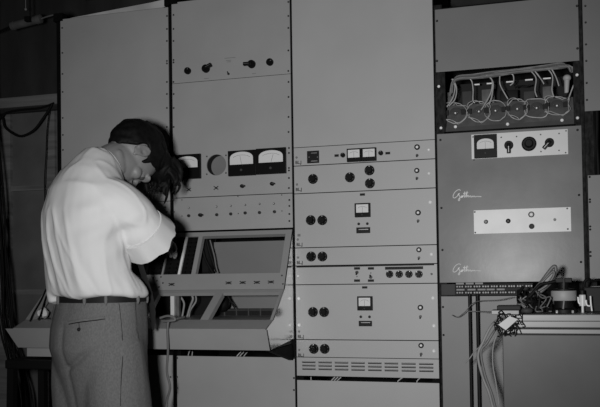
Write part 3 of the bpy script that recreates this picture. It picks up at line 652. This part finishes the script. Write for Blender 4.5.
t = blank('blank_panel', 'blank panel behind two black pipes at the foot of the script rack', R4a+.004, R4b-.0, .1, za-.002, 'grey4b')
for px, py in ((443, 307), (443.6, 335)): screw(t, px, py, .004)
for k, (px, w) in enumerate(((470.6, 1.6), (478.4, 1.8))):
    p = W(px, 350, -.03); mb = MB().cyl((p.x, -.03, 0), (p.x, -.03, za+.004), w*mpp(px, 350), n=14)
    top('conduit', mb, 'black', ('left' if k == 0 else 'right')+' one of two black vertical pipes below the terminal strip', 'pipe', 'black vertical pipes', 50)
# ------------------------------------------------------------------ rack 5 (right edge)
zu = tz(592, 111); zl1, zl0 = tz(592, 175), tz(592, 280)
t = blank('blank_panel', 'dark grey panel at the upper right edge of the photo', tx(583.6, 60), R5b, zu, 2.19, 'grey4b')
for y in (6, 22.5, 44.5, 61, 83, 100): screw(t, 585.2+y*.018, y)
t = blank('blank_panel', 'mid grey panel at the right edge, below the dark cable gap', R5a, R5b, zl0, zl1, 'grey4b')
for y in (177, 199.5, 202, 226.5, 229.5, 252, 256): screw(t, 589.6+(y-177)*.012, y)
t = blank('blank_panel', 'panel at the right edge hidden low behind the workbench', R5a, R5b, .1, zl0-.02, 'grey4b')
for k, (px, r) in enumerate(((590.8, .006), (593.5, .009), (597.5, .007))):
    p = W(px, 140, .03); mb = MB().tube([V((p.x, .04, zu+.2)), V((p.x, .03, zu-.02)), V((p.x+.004*math.sin(k*2), .028, (zu+zl1)/2)), V((p.x, .03, zl1+.02)), V((p.x, .04, zl1-.2))], r, 8)
    top('riser_cable', mb, 'wired', 'black cable running down the dark gap at the right edge', 'cable', 'black cables in the right gap', 60)
# ------------------------------------------------------------------ workbench with gear
YF = -.45
zt5 = tz(550, 314.5, YF); zb5 = tz(550, 335, YF); x5 = tx(503, 370, YF); X5 = x5+.95
wb = thing('workbench', 'dark grey steel workbench with a pale layered top edge', 'workbench', ((x5+X5)/2, (YF-.06)/2, 0))
MB().box(x5, X5, YF+.004, -.07, .0, zb5, .002).build('cabinet', 'bench', wb)
hh = zt5-zb5
MB().box(x5-.006, X5, YF-.004, -.06, zb5+hh*.36, zt5, .002).build('bench_top', 'band', wb)
MB().box(x5, X5, YF+.006, -.07, zb5+hh*.27, zb5+hh*.36).build('edge_groove', 'black', wb)
MB().box(x5-.003, X5, YF-.002, -.065, zb5+hh*.08, zb5+hh*.27).build('edge_moulding', 'band', wb)
MB().box(x5, X5, YF+.006, -.07, zb5, zb5+hh*.08).build('edge_groove', 'black', wb)
MB().box(x5-.002, X5, YF-.0055, YF-.0035, zb5+hh*.66, zb5+hh*.70).build('edge_bead', 'iron', wb)
ZT = zt5
def BZ(px, py): return WZ(px, py, ZT)
# rheostat
c = V((tx(564, 305, -.32), -.32, ZT)); u_ = mpp(564, 300, -.32)
rh = thing('rheostat', 'upright drum-shaped rheostat with a black top on the bench', 'rheostat', c)
MB().lathe(c, (0, 0, 1), [(0, 13*u_), (3*u_, 13*u_), (5*u_, 10*u_), (12*u_, 9*u_)], 30).build('base', 'black', rh, 40)
MB().lathe(c+V((0, 0, 12*u_)), (0, 0, 1), [(0, 12*u_), (.5*u_, 12.4*u_), (9.2*u_, 12.4*u_), (9.8*u_, 12*u_)], 36).build('drum', 'grey1', rh, 40)
MB().lathe(c+V((0, 0, 21.8*u_)), (0, 0, 1), [(0, 10.5*u_), (2*u_, 10.5*u_), (2.5*u_, 5*u_), (8*u_, 5*u_)], 24).build('neck', 'black', rh, 40)
MB().box(c.x-8*u_, c.x+8*u_, c.y-4*u_, c.y+4*u_, ZT+29.8*u_, ZT+34.5*u_, .002).build('top_block', 'black', rh)
MB().cyl(c+V((.0, -12.9*u_, 22*u_)), c+V((.4*u_, -5*u_, 34*u_)), .9*u_, n=10).build('rod', 'dull', rh, 40)
MB().cyl(c+V((-u_, -12.5*u_, 4*u_)), c+V((0, -12.5*u_, 12*u_)), 1.3*u_, n=10).build('terminal', 'can', rh, 40)
for s_ in (-8, 7): MB().box(c.x+s_*u_, c.x+(s_+2)*u_, c.y-13*u_, c.y-11*u_, ZT, ZT+2.5*u_).build('foot', 'can', rh)
# valve, black box and clip at the right
c = V((tx(582.6, 305, -.33), -.33, ZT)); v_ = thing('capacitor', 'short white capacitor standing beside the rheostat', 'capacitor', c)
MB().lathe(c, (0, 0, 1), [(0, .004), (.02, .004), (.02, .010), (.052, .010), (.054, .008)], 20).build('body', 'white', v_, 40)
MB().lathe(c+V((0, 0, .054)), (0, 0, 1), [(0, .0085), (.012, .008), (.014, .004)], 16).build('cap', 'black', v_, 40)
c = V((tx(594.5, 305, -.26), -.26, ZT)); bx_ = thing('relay_box', 'black box with wire ends at the right end of the bench gear', 'box', c)
MB().box(c.x-.03, c.x+.06, c.y-.03, c.y+.05, ZT, ZT+.075, .003).build('body', 'black', bx_)
for pts in (((586, 300), (587, 305), (590, 306)), ((590.5, 296), (591, 304), (592, 311)), ((578, 297), (579, 303), (583, 305))): MB().tube([W(px, py, -.335) for px, py in pts], .0028, 6).build('wire_end', 'nut', bx_, 60)
mb = MB().tube([V((tx(585, 300, -.2), -.2, ZT+.006)), W(584, 285, -.2), W(588, 279, -.2), W(593, 281, -.19), W(600, 280, -.18), W(606, 286, -.16)], .0045, 8)
top('bench_cable', mb, 'wired', 'black cable arching behind the gear at the right end of the bench', 'cable', smooth=60)
# dark ball of tape, flat box, card
c = V((tx(526.5, 309, -.38), -.38, ZT)); rr = 5.2*mpp(526, 309, -.38)
mb = MB().tube([c+V((rr*.72*math.cos(a), rr*.72*math.sin(a), rr*.55+.0)) for a in [i*math.pi/10 for i in range(20)]], rr*.5, 10, 1, True)
for q_ in mb.v: q_.z = max(q_.z, ZT)
top('tape_roll', mb, 'iron', 'small dark roll of tape on the bench in front of the wires', 'tape roll', smooth=50)
c0 = V((tx(506, 312, -.42), -.40, ZT)); fb = thing('junction_box', 'flat dark box with a grey front at the left end of the bench', 'box', c0)
xq0_, xq1_ = tx(491.5, 313, -.44), tx(519, 313, -.44)
MB().box(xq0_, xq1_, -.44, -.36, ZT, ZT+4.0*mpp(505, 313, -.44), .001).build('body', 'can', fb)
MB().box(xq0_+.015, xq1_+.004, -.425, -.36, ZT+4.0*mpp(505, 313, -.44), ZT+8.5*mpp(505, 313, -.44), .002).build('lid', 'black', fb)
ym = YF-.022; pts = [W(498.2, 324.7, ym), W(509.5, 316.2, ym+.004), W(518, 319.2, ym), W(505.7, 330.2, ym-.003)]
mb = MB().prism(pts, (0, .0012, 0)); tg_ = top('paper_tag', mb, 'paper', 'white paper tag hanging over the left end of the bench edge', 'tag')
MB().tube([W(509.5, 317, ym+.004), V((tx(509.5, 315, YF), YF-.006, zt5+.001)), V((tx(509.5, 315, YF), YF+.006, zt5+.001))], .0008, 5).build('string', 'wire', tg_)
mb = MB()
for k in range(60):
    p = V((tx(random.uniform(499.5, 519), 322, YF), YF-.006, zt5-random.uniform(-.003, .030))); pts = [p]
    for q_ in range(4): p = p+V((random.uniform(-.012, .012), random.uniform(-.003, .002), random.uniform(-.018, .006))); p.y = min(p.y, YF-.006); p.y = max(p.y, YF-.014); p.z = max(p.z, zb5-.004); pts.append(p.copy())
    mb.tube(pts, .0016, 5, 3)
top('wire_tuft', mb, 'wired', 'dark frayed wire tuft hanging behind the white paper tag', 'wires', smooth=60)
# heavy cables looping up from the bench
for k, (pts, r, m) in enumerate(((((523, 306), (530, 296), (542, 281), (552, 268), (555.5, 267), (555, 274), (551, 282), (544, 289), (533, 298)), .0055, 'wireg'), (((520, 309), (532, 293), (545, 279), (553, 271.5), (553.5, 276), (547, 285), (538, 291)), .004, 'wireg'), (((556, 281), (548, 283), (540, 285), (530, 296), (522, 303)), .005, 'wired'))):
    mb = MB().tube([W(px, py, -.30-.015*k) for px, py in pts], r, 8)
    top('looped_cable', mb, m, ('thick grey cable looping highest above the bench', 'thinner grey cable looping just inside the thick one', 'black cable running from the rheostat into the wire tangle')[k], 'cable', smooth=60)
mb = MB()
for k in range(46):
    a = V((tx(random.uniform(521, 552), 305, -.3), random.uniform(-.36, -.2), ZT+.006)); pts = [a]
    for j in range(4):
        a = a+V((random.uniform(-.028, .028), random.uniform(-.02, .02), random.uniform(-.022, .032))); a.z = min(max(a.z, ZT+.006), ZT+.085); a.x = min(max(a.x, x5+.04), tx(551, 300, -.3)); pts.append(a.copy())
    mb.tube(pts, random.choice((.003, .004, .005)), 6, 4)
o = top('wire_tangle', mb, 'wired', 'dark tangle of wires heaped on the bench left of the rheostat', 'wires', smooth=60); o['kind'] = 'stuff'
mb = MB()
for k in range(12):
    a = V((tx(random.uniform(522, 550), 305, -.33), random.uniform(-.39, -.3), ZT+.02)); pts = [a]
    for j in range(3):
        a = a+V((random.uniform(-.025, .025), random.uniform(-.012, .012), random.uniform(-.02, .03))); a.z = min(max(a.z, ZT+.005), ZT+.09); a.x = min(max(a.x, x5+.04), tx(551, 300, -.3)); pts.append(a.copy())
    mb.tube(pts, .0022, 6, 4)
o = top('wire_tangle', mb, 'wireg', 'grey thin wires strewn over the dark tangle on the bench', 'wires', smooth=60); o['kind'] = 'stuff'
# cables falling from the bench end to the floor
for k, (pts, r, m, lab) in enumerate((
   (((504, 316), (492, 325), (483, 342), (478, 356), (483, 378), (491, 400), (496, 440), (500, 600)), .0042, 'wire', 'pale cable falling from the left end of the bench, outermost of the bundle'),
   (((505, 318), (495, 330), (487, 343), (481, 352), (485, 375), (494, 402), (498, 440), (500, 600)), .004, 'wireg', 'grey cable falling beside the pale one off the bench end'),
   (((503, 321), (497, 334), (493, 348), (493, 366), (497, 390), (500, 430), (501, 600)), .0022, 'wire', 'thin pale wire hanging closest to the bench side'),
   (((500, 322), (488, 340), (476, 350), (470, 358), (465, 363)), .0022, 'wire', 'thin pale wire crossing the black pipes with a free end'))):
    mb = MB().tube([W(px, py, YF-.01) if py < 325 else W(px, py, YF+.03 if k < 3 else -.25) for px, py in pts], r, 8)
    if k < 3:
        for q_ in mb.v: q_.z = max(q_.z, .001)
    top('hanging_cable', mb, m, lab, 'cable', 'cables hanging off the bench end', 60)
mb = MB().tube([W(452, 315, -.05), W(456, 317, -.06), W(460, 316, -.06), W(466, 311, -.07), W(472, 304, -.07), W(480, 301, -.08), W(498, 300, -.1), (W(513, 297, -.1))], .0015, 6)
top('thin_wire', mb, 'wireg', 'thin grey wire curling across the black pipes below the terminals', 'wire', smooth=60)
mb = MB().tube([W(468, 311.3, -.07), W(480, 311.5, -.12), W(492, 312, -.30)], .0015, 6); top('thin_wire', mb, 'wire', 'thin straight pale wire from the pipes to the flat box', 'wire', smooth=60)
# ------------------------------------------------------------------ left side clutter
Yc = Yb_-.0055
c0, c1 = W(11, 26.4, .3), W(41.5, 18.6, .3); ax_ = (c1-c0)
tu = thing('canister', 'grey cylindrical canister hung near the ceiling at the upper left', 'canister', c0)
MB().lathe(c0, ax_, [(0, .010), (.004, .020), (ax_.length*.12, .021), (ax_.length*.13, .019), (ax_.length*.85, .019), (ax_.length*.86, .021), (ax_.length-.003, .020), (ax_.length, .008)], 24).build('body', 'mat_', tu, 40)
MB().tube([c1, W(46, 17, .3), W(52, 15.2, .3), W(58, 14, .3)], .004, 6).build('lead', 'wireg', tu, 60); MB().tube([c0, W(7, 28, .3), W(0, 31, .3), W(-20, 38, .3)], .004, 6).build('lead', 'wired', tu, 60)
p = W(29, 20, .28); MB().box(p.x-.012, p.x+.012, .26, .285, p.z-.01, p.z+.012, .002).build('clip', 'black', tu)
MB().cyl(p+V((0, .01, .0)), V((p.x, p.y, ZC)), .003, n=8).build('hanger', 'black', tu)
mb = MB(); p = W(25.7, 9.3, .3); mb.ell(p, (.006, .006, .006)); mb.cyl(p, V((p.x, p.y, ZC)), .0015, n=6); top('pull_cord', mb, 'wire', 'small pale bead on a dark cord above the canister', 'cord', smooth=60)
for k, (pts, r, y, lab) in enumerate((
   (((-8, 112), (2, 117), (5, 127), (14, 134), (22, 136), (34, 130), (44, 117), (50, 108), (52, 104)), .0055, Yc, 'black cable drooping from the timber beam in a deep curve'),
   (((-8, 122), (1, 118), (6, 113), (20, 110), (40, 108), (54, 103)), .005, Yc+.0003, 'black cable running along the underside of the timber beam'),
   (((50, 106), (47, 130), (46, 155), (44.5, 180), (45, 205), (46, 250), (46, 300)), .0025, Yc+.0028, 'thin black cord hanging straight down the door'))):
    mb = MB().tube([W(px, py, y) for px, py in pts], r, 8); top('slung_cable', mb, 'wired', lab, 'cable', 'cables slung from the beam', 60)
for k in range(11):
    x = 1+random.uniform(-5, 9); pts = [(x-16, -140), (x-14, 0), (x-13, 100), (x-5+random.uniform(-2, 2), 200), (x+random.uniform(-3, 3), 270), (x+3+k*.4+random.uniform(-3, 3), 325), (x+6+k*1.6, 370), (x+8+k*2.2+random.uniform(-3, 3), 410), (x+8+k*2.4, 520)]
    yk = .22+.012*k; mb = MB().tube([W(px, py, yk) for px, py in pts], .0032+.0008*(k % 3), 7)
    for q_ in mb.v: q_.z = min(max(q_.z, .003), ZC-.001)
    top('trailing_cable', mb, 'wired', 'black cable in the bundle trailing down the left edge', 'cable', 'black cables trailing down the left edge', 60)
# ------------------------------------------------------------------ the man
PB = V((-1.397, -.60, 0)); pf = V((.424, .903, 0)).normalized(); pr = V((pf.y, -pf.x, 0)); pz = V((0, 0, 1))
def B(a, b, z): return PB+pf*a+pr*b+pz*z
def remesh(mb, name, m, vox, smooth_it=4, parent=None, deform=None, wl=None):
    me = mb.mesh(name, m); o = bpy.data.objects.new('tmp', me); COL.objects.link(o)
    md = o.modifiers.new('r', 'REMESH'); md.mode = 'VOXEL'; md.voxel_size = vox
    s = o.modifiers.new('s', 'SMOOTH'); s.factor = .5; s.iterations = smooth_it
    dg = bpy.context.evaluated_depsgraph_get(); out = bpy.data.meshes.new_from_object(o.evaluated_get(dg))
    bpy.data.objects.remove(o); out.materials.clear(); out.materials.append(MT[m])
    if deform:
        nr = [v.normal.copy() for v in out.vertices]
        for v, nn in zip(out.vertices, nr): v.co = deform(v.co.copy(), nn)
    for p in out.polygons: p.use_smooth = True
    base = WL[parent.name] if parent else (wl or V((0, 0, 0)))
    for v in out.vertices: v.co -= base
    out.update(); return link(name, out, parent, base)
def ering(a, b, z, ha, hb, n=28, tilt=0., p=2.3):
    r = []
    for i in range(n):
        t = 2*math.pi*i/n; c, s = math.cos(t), math.sin(t)
        x = math.copysign(abs(c)**(2/p), c)*ha; y = math.copysign(abs(s)**(2/p), s)*hb
        r.append(B(a+x, b+y, z-tilt*x))
    return r
# head frame: face turned down to the work
HC = B(.119, .0, 1.485)
hF = (pf*.16-pz*.987).normalized(); hU = (pf*.987+pz*.16).normalized(); hR = pr
def H(f, u, r): return HC+hF*f+hU*u+hR*r
hax = (hF, hU, hR)
body = MB()
# torso core, a little inside the clothes
S = .86
shirt_rings = [(1.020, .002, .0, .124, .164, 0), (1.028, -.002, .0, .136, .174, 0), (1.045, -.011, 0, .134, .173, 0), (1.10, -.046, 0, .108, .157, 0), (1.20, -.057, 0, .106, .156, .05), (1.28, -.045, 0, .117, .165, .12),
               (1.345, -.038, 0, .104, .152, .25), (1.395, -.024, 0, .084, .118, .4), (1.43, -.004, 0, .066, .086, .6), (1.455, .014, 0, .054, .066, .8)]
body.loft([ering(a, b, z, ha*S, hb*S, tilt=t) for z, a, b, ha, hb, t in [(.93, 0, 0, .115, .15, 0)]+shirt_rings])
body.tube([B(-.01, 0, 1.40), B(.03, 0, 1.445), B(.07, 0, 1.470), B(.12, 0, 1.485)], [.060, .058, .056, .055], 20)
# head
body.ell(H(-.010, .028, 0), (.097, .092, .077), hax, 28, 18); body.ell(H(.022, -.035, 0), (.066, .085, .061), hax, 28, 18)
body.ell(H(.038, -.083, 0), (.046, .034, .047), hax); body.ell(H(.074, -.103, 0), (.020, .018, .022), hax)
for s in (-1, 1):
    body.ell(H(.058, -.016, s*.044), (.024, .020, .020), hax); body.ell(H(.073, .012, s*.032), (.014, .012, .015), hax)
    body.ell(H(.082, .034, s*.026), (.015, .010, .026), hax); body.ell(H(.02, -.075, s*.048), (.04, .02, .012), hax)
    ea = (hF*.95-hU*.2+hR*s*.35).normalized(); eb = (hU*.98+hF*.2).normalized(); ec = ea.cross(eb)
    body.ell(H(-.008, -.008, s*.078), (.019, .031, .006), (ea, eb, ec))
    body.tube([H(-.008, -.008, s*.081)+ea*(.017*math.cos(t))+eb*(.029*math.sin(t)+.002)+hR*s*(-.006*math.cos(t)) for t in [-1.2+i*.42 for i in range(13)]], .0042, 8, 2)
    body.ell(H(.000, -.036, s*.078), (.007, .009, .005), hax)
body.tube([H(.080, .024, 0), H(.095, .006, 0), H(.108, -.014, 0), H(.104, -.024, 0)], [.008, .009, .012, .009], 12)
for s in (-1, 1): body.ell(H(.092, -.021, s*.012), (.011, .008, .008), hax)
body.ell(H(.082, -.054, 0), (.012, .0055, .023), hax); body.ell(H(.079, -.067, 0), (.012, .0065, .020), hax)
# arms and hands
def limb(*js): body.tube([B(*j[:3]) for j in js], [j[3] for j in js], 16)
limb((-.04, .110, 1.335, .052), (.02, .15, 1.270, .048), (.082, .154, 1.206, .045)); limb((.077, .154, 1.208, .045), (.135, .105, 1.195, .045), (.205, .018, 1.218, .036), (.264, -.050, 1.241, .028))
limb((-.04, -.110, 1.335, .055), (.02, -.16, 1.265, .052), (.09, -.18, 1.19, .045)); limb((.085, -.18, 1.192, .045), (.17, -.185, 1.19, .044), (.24, -.16, 1.205, .034), (.285, -.145, 1.214, .028))
def hand(w, d, up, side):                                 # wrist point, pointing direction, back-of-hand normal, thumb side
    d = d.normalized(); up = (up-d*up.dot(d)).normalized(); s = d.cross(up)*side
    body.tube([w-d*.02, w+d*.01, w+d*.045+up*.002, w+d*.082], [.026, .027, .030, .026], 14)
    for k in (-1, 0, 1): body.tube([w+d*.02+s*k*.018, w+d*.085+s*k*.024], [.018, .013], 12, 1)
    for k, (ln, sp) in enumerate(((.070, .030), (.079, .010), (.074, -.010), (.058, -.029))):
        p = w+d*.082+s*sp; q = d+s*(sp*2.2); pts = [p]; rr = [.0098]; cur = .18+.1*k; ang = 0
        for j, fr in enumerate((.46, .30, .24)):
            ang += cur+(.25 if j else 0); p = p+(q.normalized()*math.cos(ang)-up*math.sin(ang))*ln*fr; pts.append(p); rr.append((.0088, .008, .0066)[j])
        body.tube(pts, rr, 10, 3)
    p = w+d*.022+s*.024; body.tube([p, p+d*.022+s*.022-up*.008, p+d*.047+s*.030-up*.016, p+d*.066+s*.026-up*.022], [.0135, .0115, .0095, .0075], 10, 3)
hand(B(.266, -.054, 1.242), pf*.72-pr*.68-pz*.12, pz*.8+pr*.45, 1)
hand(B(.288, -.145, 1.215), pf*.9+pr*.10-pz*.15, pz*.9-pr*.3, -1)
# legs
for s in (-1, 1):
    body.tube([B(-.005, s*.075, .95), B(0, s*.09, .78), B(.012, s*.095, .52), B(.0, s*.098, .46), B(-.02, s*.10, .30), B(-.02, s*.10, .09)], [.072, .078, .058, .055, .052, .038], 18)
    body.tube([B(-.04, s*.10, .055), B(.05, s*.105, .05), B(.13, s*.11, .04)], [.038, .036, .030], 14)
def face_def(p, n):
    d = p-HC
    if d.length < .16:
        for s in (-1, 1):
            for c, rad, dep in ((H(.088, .014, s*.033), .015, .007), (H(.075, .0, s*.05), .012, .003)):
                q = (p-c).length
                if q < rad*2.2: p = p-hF*dep*math.exp(-(q/rad)**2)
            q = (p-H(-.002, -.006, s*.084)).length
            if q < .02: p = p-hR*s*.006*math.exp(-(q/.009)**2)
        q = (p-H(.094, -.0605, 0)); l = abs(q.dot(hU))
        if abs(q.dot(hR)) < .022 and l < .006: p = p-hF*.004*math.exp(-(l/.002)**2)
    return p
man = remesh(body, 'person', 'skin', .0036, 3, deform=face_def, wl=PB.copy())
tag(man, 'man in white shirt and grey trousers bending over the control desk', 'person')
for s in (-1, 1):
    MB().ell(H(.076, .012, s*.033), (.0105, .0105, .0105), hax).build('eye', 'iron', man, 60)
    MB().tube([H(.092, .030, s*.014), H(.094, .037, s*.028), H(.082, .036, s*.047)], [.003, .004, .0025], 8).build('eyebrow', 'hair', man, 60)
# shirt
sh = MB(); sh.loft([ering(a, b, z, ha, hb, tilt=t) for z, a, b, ha, hb, t in shirt_rings])
def tb(mb, *js, n=20): mb.tube([B(*j[:3]) for j in js], [j[3] for j in js], n)
tb(sh, (-.045, .07, 1.330, .068), (-.028, .115, 1.320, .070), (.008, .150, 1.284, .068), (.034, .157, 1.254, .068), (.048, .156, 1.236, .072), (.072, .150, 1.208, .080))
tb(sh, (-.045, -.07, 1.325, .070), (-.03, -.115, 1.310, .078), (.015, -.155, 1.262, .080), (.062, -.178, 1.212, .076), (.10, -.185, 1.175, .074))
tb(sh, (-.10, -.09, 1.035, .03), (-.105, -.085, 1.004, .022))
tb(sh, (-.028, 0, 1.40, .076), (.002, 0, 1.432, .070), (.022, 0, 1.446, .066), n=24)
def wrinkle(p, n):
    l = p-PB; a, b, z = l.dot(pf), l.dot(pr), l.z
    q = V((a*7-b*3, b*6+z*2, z*3.0+a*5))
    w1 = max(0, 1-abs(noise.noise(q*1.5))*5)
    w2 = noise.noise(V((a*22+z*12, b*22-z*7, z*8)))
    low = max(0, min(1, (1.20-z)/.14))
    d = .0030*w1*w1+.0016*w2+.0045*low*math.sin(34*b+26*a+9*z+3*noise.noise(q*1.5))
    g = math.exp(-((z-1.20+.35*(a-.02))/.09)**2)*max(0, min(1, (b-.03)/.08))
    d += .0035*g*math.sin(75*(z-.6*a))
    for k in range(4):                                    # long drag lines from the far shoulder down to the waist
        u = (b+.12-k*.055)-.30*(1.30-z)*(1-k*.12); d += .004*math.exp(-(u/.009)**2)*max(0, min(1, (1.33-z)/.1))*max(0, min(1, (z-1.03)/.05))*(1 if a < .03 else 0)
    return p+n*d
shirt = remesh(sh, 'shirt', 'shirt', .0060, 4, man, wrinkle)
# turned-down collar band and shirt cuff lip
MB().loft([[B(.028, 0, 1.440)+(pf*.42+pz*.908)*0+(pr*math.cos(t)*r1+(pz*.86-pf*.51)*math.sin(t)*r1)+(pf*.86+pz*.51)*k for t in [2*math.pi*i/28 for i in range(28)]] for k, r1 in ((-.045, .079), (-.028, .076), (.006, .0645), (.006, .060), (-.04, .066))]).build('collar', 'shirt', shirt, 50)
E0, E1 = B(.044, .155, 1.230), B(.076, .149, 1.207); ed = (E1-E0).normalized(); ea = ed.orthogonal().normalized(); eb = ed.cross(ea)
def cr(k, r, nz): return [E1+ed*(k+nz*.010*noise.noise(V((math.cos(t)*1.7, math.sin(t)*1.7, 3.1))))+(ea*math.cos(t)+eb*math.sin(t))*(r+nz*.006*noise.noise(V((math.cos(t)*3, math.sin(t)*3, 9)))) for t in [2*math.pi*i/40 for i in range(40)]]
MB().loft([cr(-.045, .0795, 0), cr(-.02, .083, .5), cr(.020, .090, 1.3), cr(.021, .085, 1.3), cr(-.03, .074, 0)]).build('cuff', 'shirt', shirt, 60)
# trousers
tr = MB()
tr.loft([ering(a, 0, z, ha, hb, p=2.1) for z, a, ha, hb in ((.50, .0, .050, .08), (.62, -.003, .085, .13), (.70, -.004, .098, .15), (.76, -.006, .110, .163), (.81, -.010, .120, .168), (.86, -.013, .134, .174), (.92, -.009, .134, .170), (.985, .000, .1245, .1625), (1.014, .002, .121, .159))])
for s in (-1, 1): tb(tr, (-.006, s*.085, .88, .096), (-.004, s*.091, .74, .103), (.004, s*.097, .62, .102), (.012, s*.10, .48, .092), (.0, s*.10, .28, .086), (-.006, s*.102, .07, .083))
def tfold(p, n):
    l = p-PB; a, b, z = l.dot(pf), l.dot(pr), l.z
    d = .003*noise.noise(V((a*14, b*14, z*5)))
    if a < .02:                                           # seat creases
        d += -.011*math.exp(-((z-(.800+.35*b+2.0*b*b))/.010)**2)*max(0, min(1, 1.7-abs(b-.05)/.055))
        d += -.005*math.exp(-(b/.012)**2)*(1 if z < .93 else .3)
    if a > .02: d += .006*math.sin(b*70)*max(0, min(1, (z-.72)/.15))
    return p+n*d
trs = remesh(tr, 'trousers', 'tweed', .0075, 5, man, tfold)
bv = BVHTree.FromPolygons([v.co+WL['trousers'] for v in trs.data.vertices], [list(p.vertices) for p in trs.data.polygons])
def onT(px, py, off=.002):
    d = ray(px, py).normalized(); h = bv.ray_cast(CC, d)
    return (h[0]+h[1]*off) if h[0] else W(px, py, -.7)
MB().tube([onT(px, py, .000) for px, py in ((69, 322.5), (78, 320.8), (87, 319.6), (96, 318.6), (105, 317.4))], .0048, 6).build('pocket_welt', 'tweed', trs, 60)
MB().tube([onT(px, py, .0002) for px, py in ((69, 324.3), (78, 322.6), (87, 321.4), (96, 320.4), (105, 319))], .0014, 6).build('pocket_slit', 'black', trs, 60)
MB().ell(onT(79, 329.5, 0), (.006, .006, .006)).build('pocket_button', 'leather', trs, 60)
MB().tube([onT(79, 322.5, .0), onT(79.3, 329, .0)], .0012, 6, 1).build('button_loop', 'black', trs)
MB().tube([onT(px, py, -.0006) for px, py in ((119, 303), (121, 320), (122.5, 340), (122.5, 360), (121, 385), (120.5, 406))], .0013, 6).build('side_seam', 'leather', trs, 60)
# belt and loops
bl = MB(); bl.loft([ering(.002, 0, z, .121+o, .160+o, 40, p=2.1) for z, o in ((1.004, -.004), (1.004, .005), (1.028, .005), (1.028, -.004))])
belt = bl.build('belt', 'leather', man, 50)
for t in (2.2, 2.75, 3.5, 4.1, 1.5, .9, 4.9, 5.5):
    p = ering(.002, 0, 1.014, .1275, .1665, 40, p=2.1)[int(t/(2*math.pi)*40) % 40]; MB().ell(p, (.0055, .0055, .017)).build('belt_loop', 'tweed', trs, 60)
MB().box(-.02, .02, -.004, .004, -.018, .018, .003).mesh('buckle', 'dull')
ob = link('buckle', bpy.data.meshes['buckle'], belt, B(.130, 0, 1.012)); ob.rotation_euler.z = math.atan2(pf.y, pf.x)-math.pi/2
# necktie hanging clear of the chest
tp = [(.075, .03, 1.40), (.080, .04, 1.33), (.082, .05, 1.26), (.098, .055, 1.18), (.122, .06, 1.10), (.148, .062, 1.03), (.160, .062, .965), (.163, .062, .905)]
tw = [.010, .012, .013, .014, .015, .016, .017, .006]
tie = MB(); rows = []
for (a, b, z), w_ in zip(tp, tw): rows.append([B(a, b, z)+pr*(w_*c)+pf*(.004*s) for c, s in ((-1, 0), (0, 1), (1, 0), (0, -1))])
tie.loft(rows); tie.build('necktie', 'cloth', man, 50)
# shoes
for s in (-1, 1):
    sm = MB(); sm.tube([B(-.07, s*.10, .045), B(.0, s*.102, .05), B(.08, s*.108, .045), (B(.165, s*.112, .035))], [.042, .046, .045, .033], 16, 4)
    for q_ in sm.v: q_.z = max(q_.z, .0)
    sm.build('shoe', 'leather', man, 60)
# hair: cap with fallen forelocks
hr = MB(); hc_ = MB().ell(H(-.016, .033, 0), (.106, .100, .086), hax, 44, 30)
for i, p in enumerate(hc_.v):
    d = p-HC; f, u, r = d.dot(hF), d.dot(hU), d.dot(hR)
    keep = (f < .020+max(0, u-.006)*.75 if u > .016 else f < -.030) and u > -.058-.35*(f+.1)
    if not keep: hc_.v[i] = HC+hF*-.01+hU*.03+(p-H(-.01, .03, 0))*.80
    else: hc_.v[i] = p+(p-HC).normalized()*.006*noise.noise(p*45)
hr.add(hc_.v, hc_.f)
for s in (-1, 1): hr.tube([H(.014, .040, s*.072), H(.024, .022, s*.074), H(.027, .004, s*.072), H(.027, -.008, s*.070)], [.012, .010, .007, .003], 8)
hr.ell(H(.030, .110, .0), (.055, .040, .066), hax); hr.ell(H(.062, .115, .01), (.040, .036, .055), hax)
rnd = random.Random(3)
for k in range(46):
    r = rnd.uniform(-.062, .066); u = rnd.uniform(.085, .135); f0 = rnd.uniform(.01, .07); ln = rnd.uniform(.05, .115)
    p0 = H(f0, u, r); p1 = H(f0+ln*.35, u+rnd.uniform(.008, .03), r*1.08); p2 = H(f0+ln*.75, u+rnd.uniform(-.005, .032), r*1.1+rnd.uniform(-.015, .015)); p3 = H(f0+ln, u+rnd.uniform(-.015, .025), r*1.1+rnd.uniform(-.02, .02))
    hr.tube([p0, p1, p2, p3], [.009, .008, .006, .0025], 7, 4)
for k in range(60):                                       # combed-back strands over the crown
    r = rnd.uniform(-.07, .07); t0 = rnd.uniform(.6, 1.6)
    pts = []
    for j in range(5):
        t = t0+j*.28; c = math.sqrt(max(.05, 1-(r/.088)**2)); pts.append(H(-.016+.108*c*math.cos(t), .033+.102*c*math.sin(t), r))
    hr.tube(pts, [.003, .005, .005, .004, .002], 6, 3)
remesh(hr, 'hair', 'hair', .0032, 2, man)
# ------------------------------------------------------------------ light: the photographer's flash, just left of the lens, and a little daylight-free room glow
L = bpy.data.lights.new('flash_gun', 'SPOT'); L.shadow_soft_size = .075; L.energy = 236; L.spot_size = math.radians(72); L.spot_blend = 1.0
lo = bpy.data.objects.new('flash_gun', L); COL.objects.link(lo); lo.location = (-.26, -DIST+.02, 1.12)
lo.rotation_euler = (V((-.80, 0, 1.36))-lo.location).to_track_quat('-Z', 'Y').to_euler()
w = bpy.data.worlds.new('world'); bpy.context.scene.world = w; w.use_nodes = True
w.node_tree.nodes['Background'].inputs[0].default_value = (.5, .5, .5, 1); w.node_tree.nodes['Background'].inputs[1].default_value = .007
vs = bpy.context.scene.view_settings; bpy.context.scene.display_settings.display_device = 'sRGB'
vs.view_transform = 'Standard'; vs.look = 'None'; vs.gamma = 1; vs.exposure = 0; vs.use_curve_mapping = False
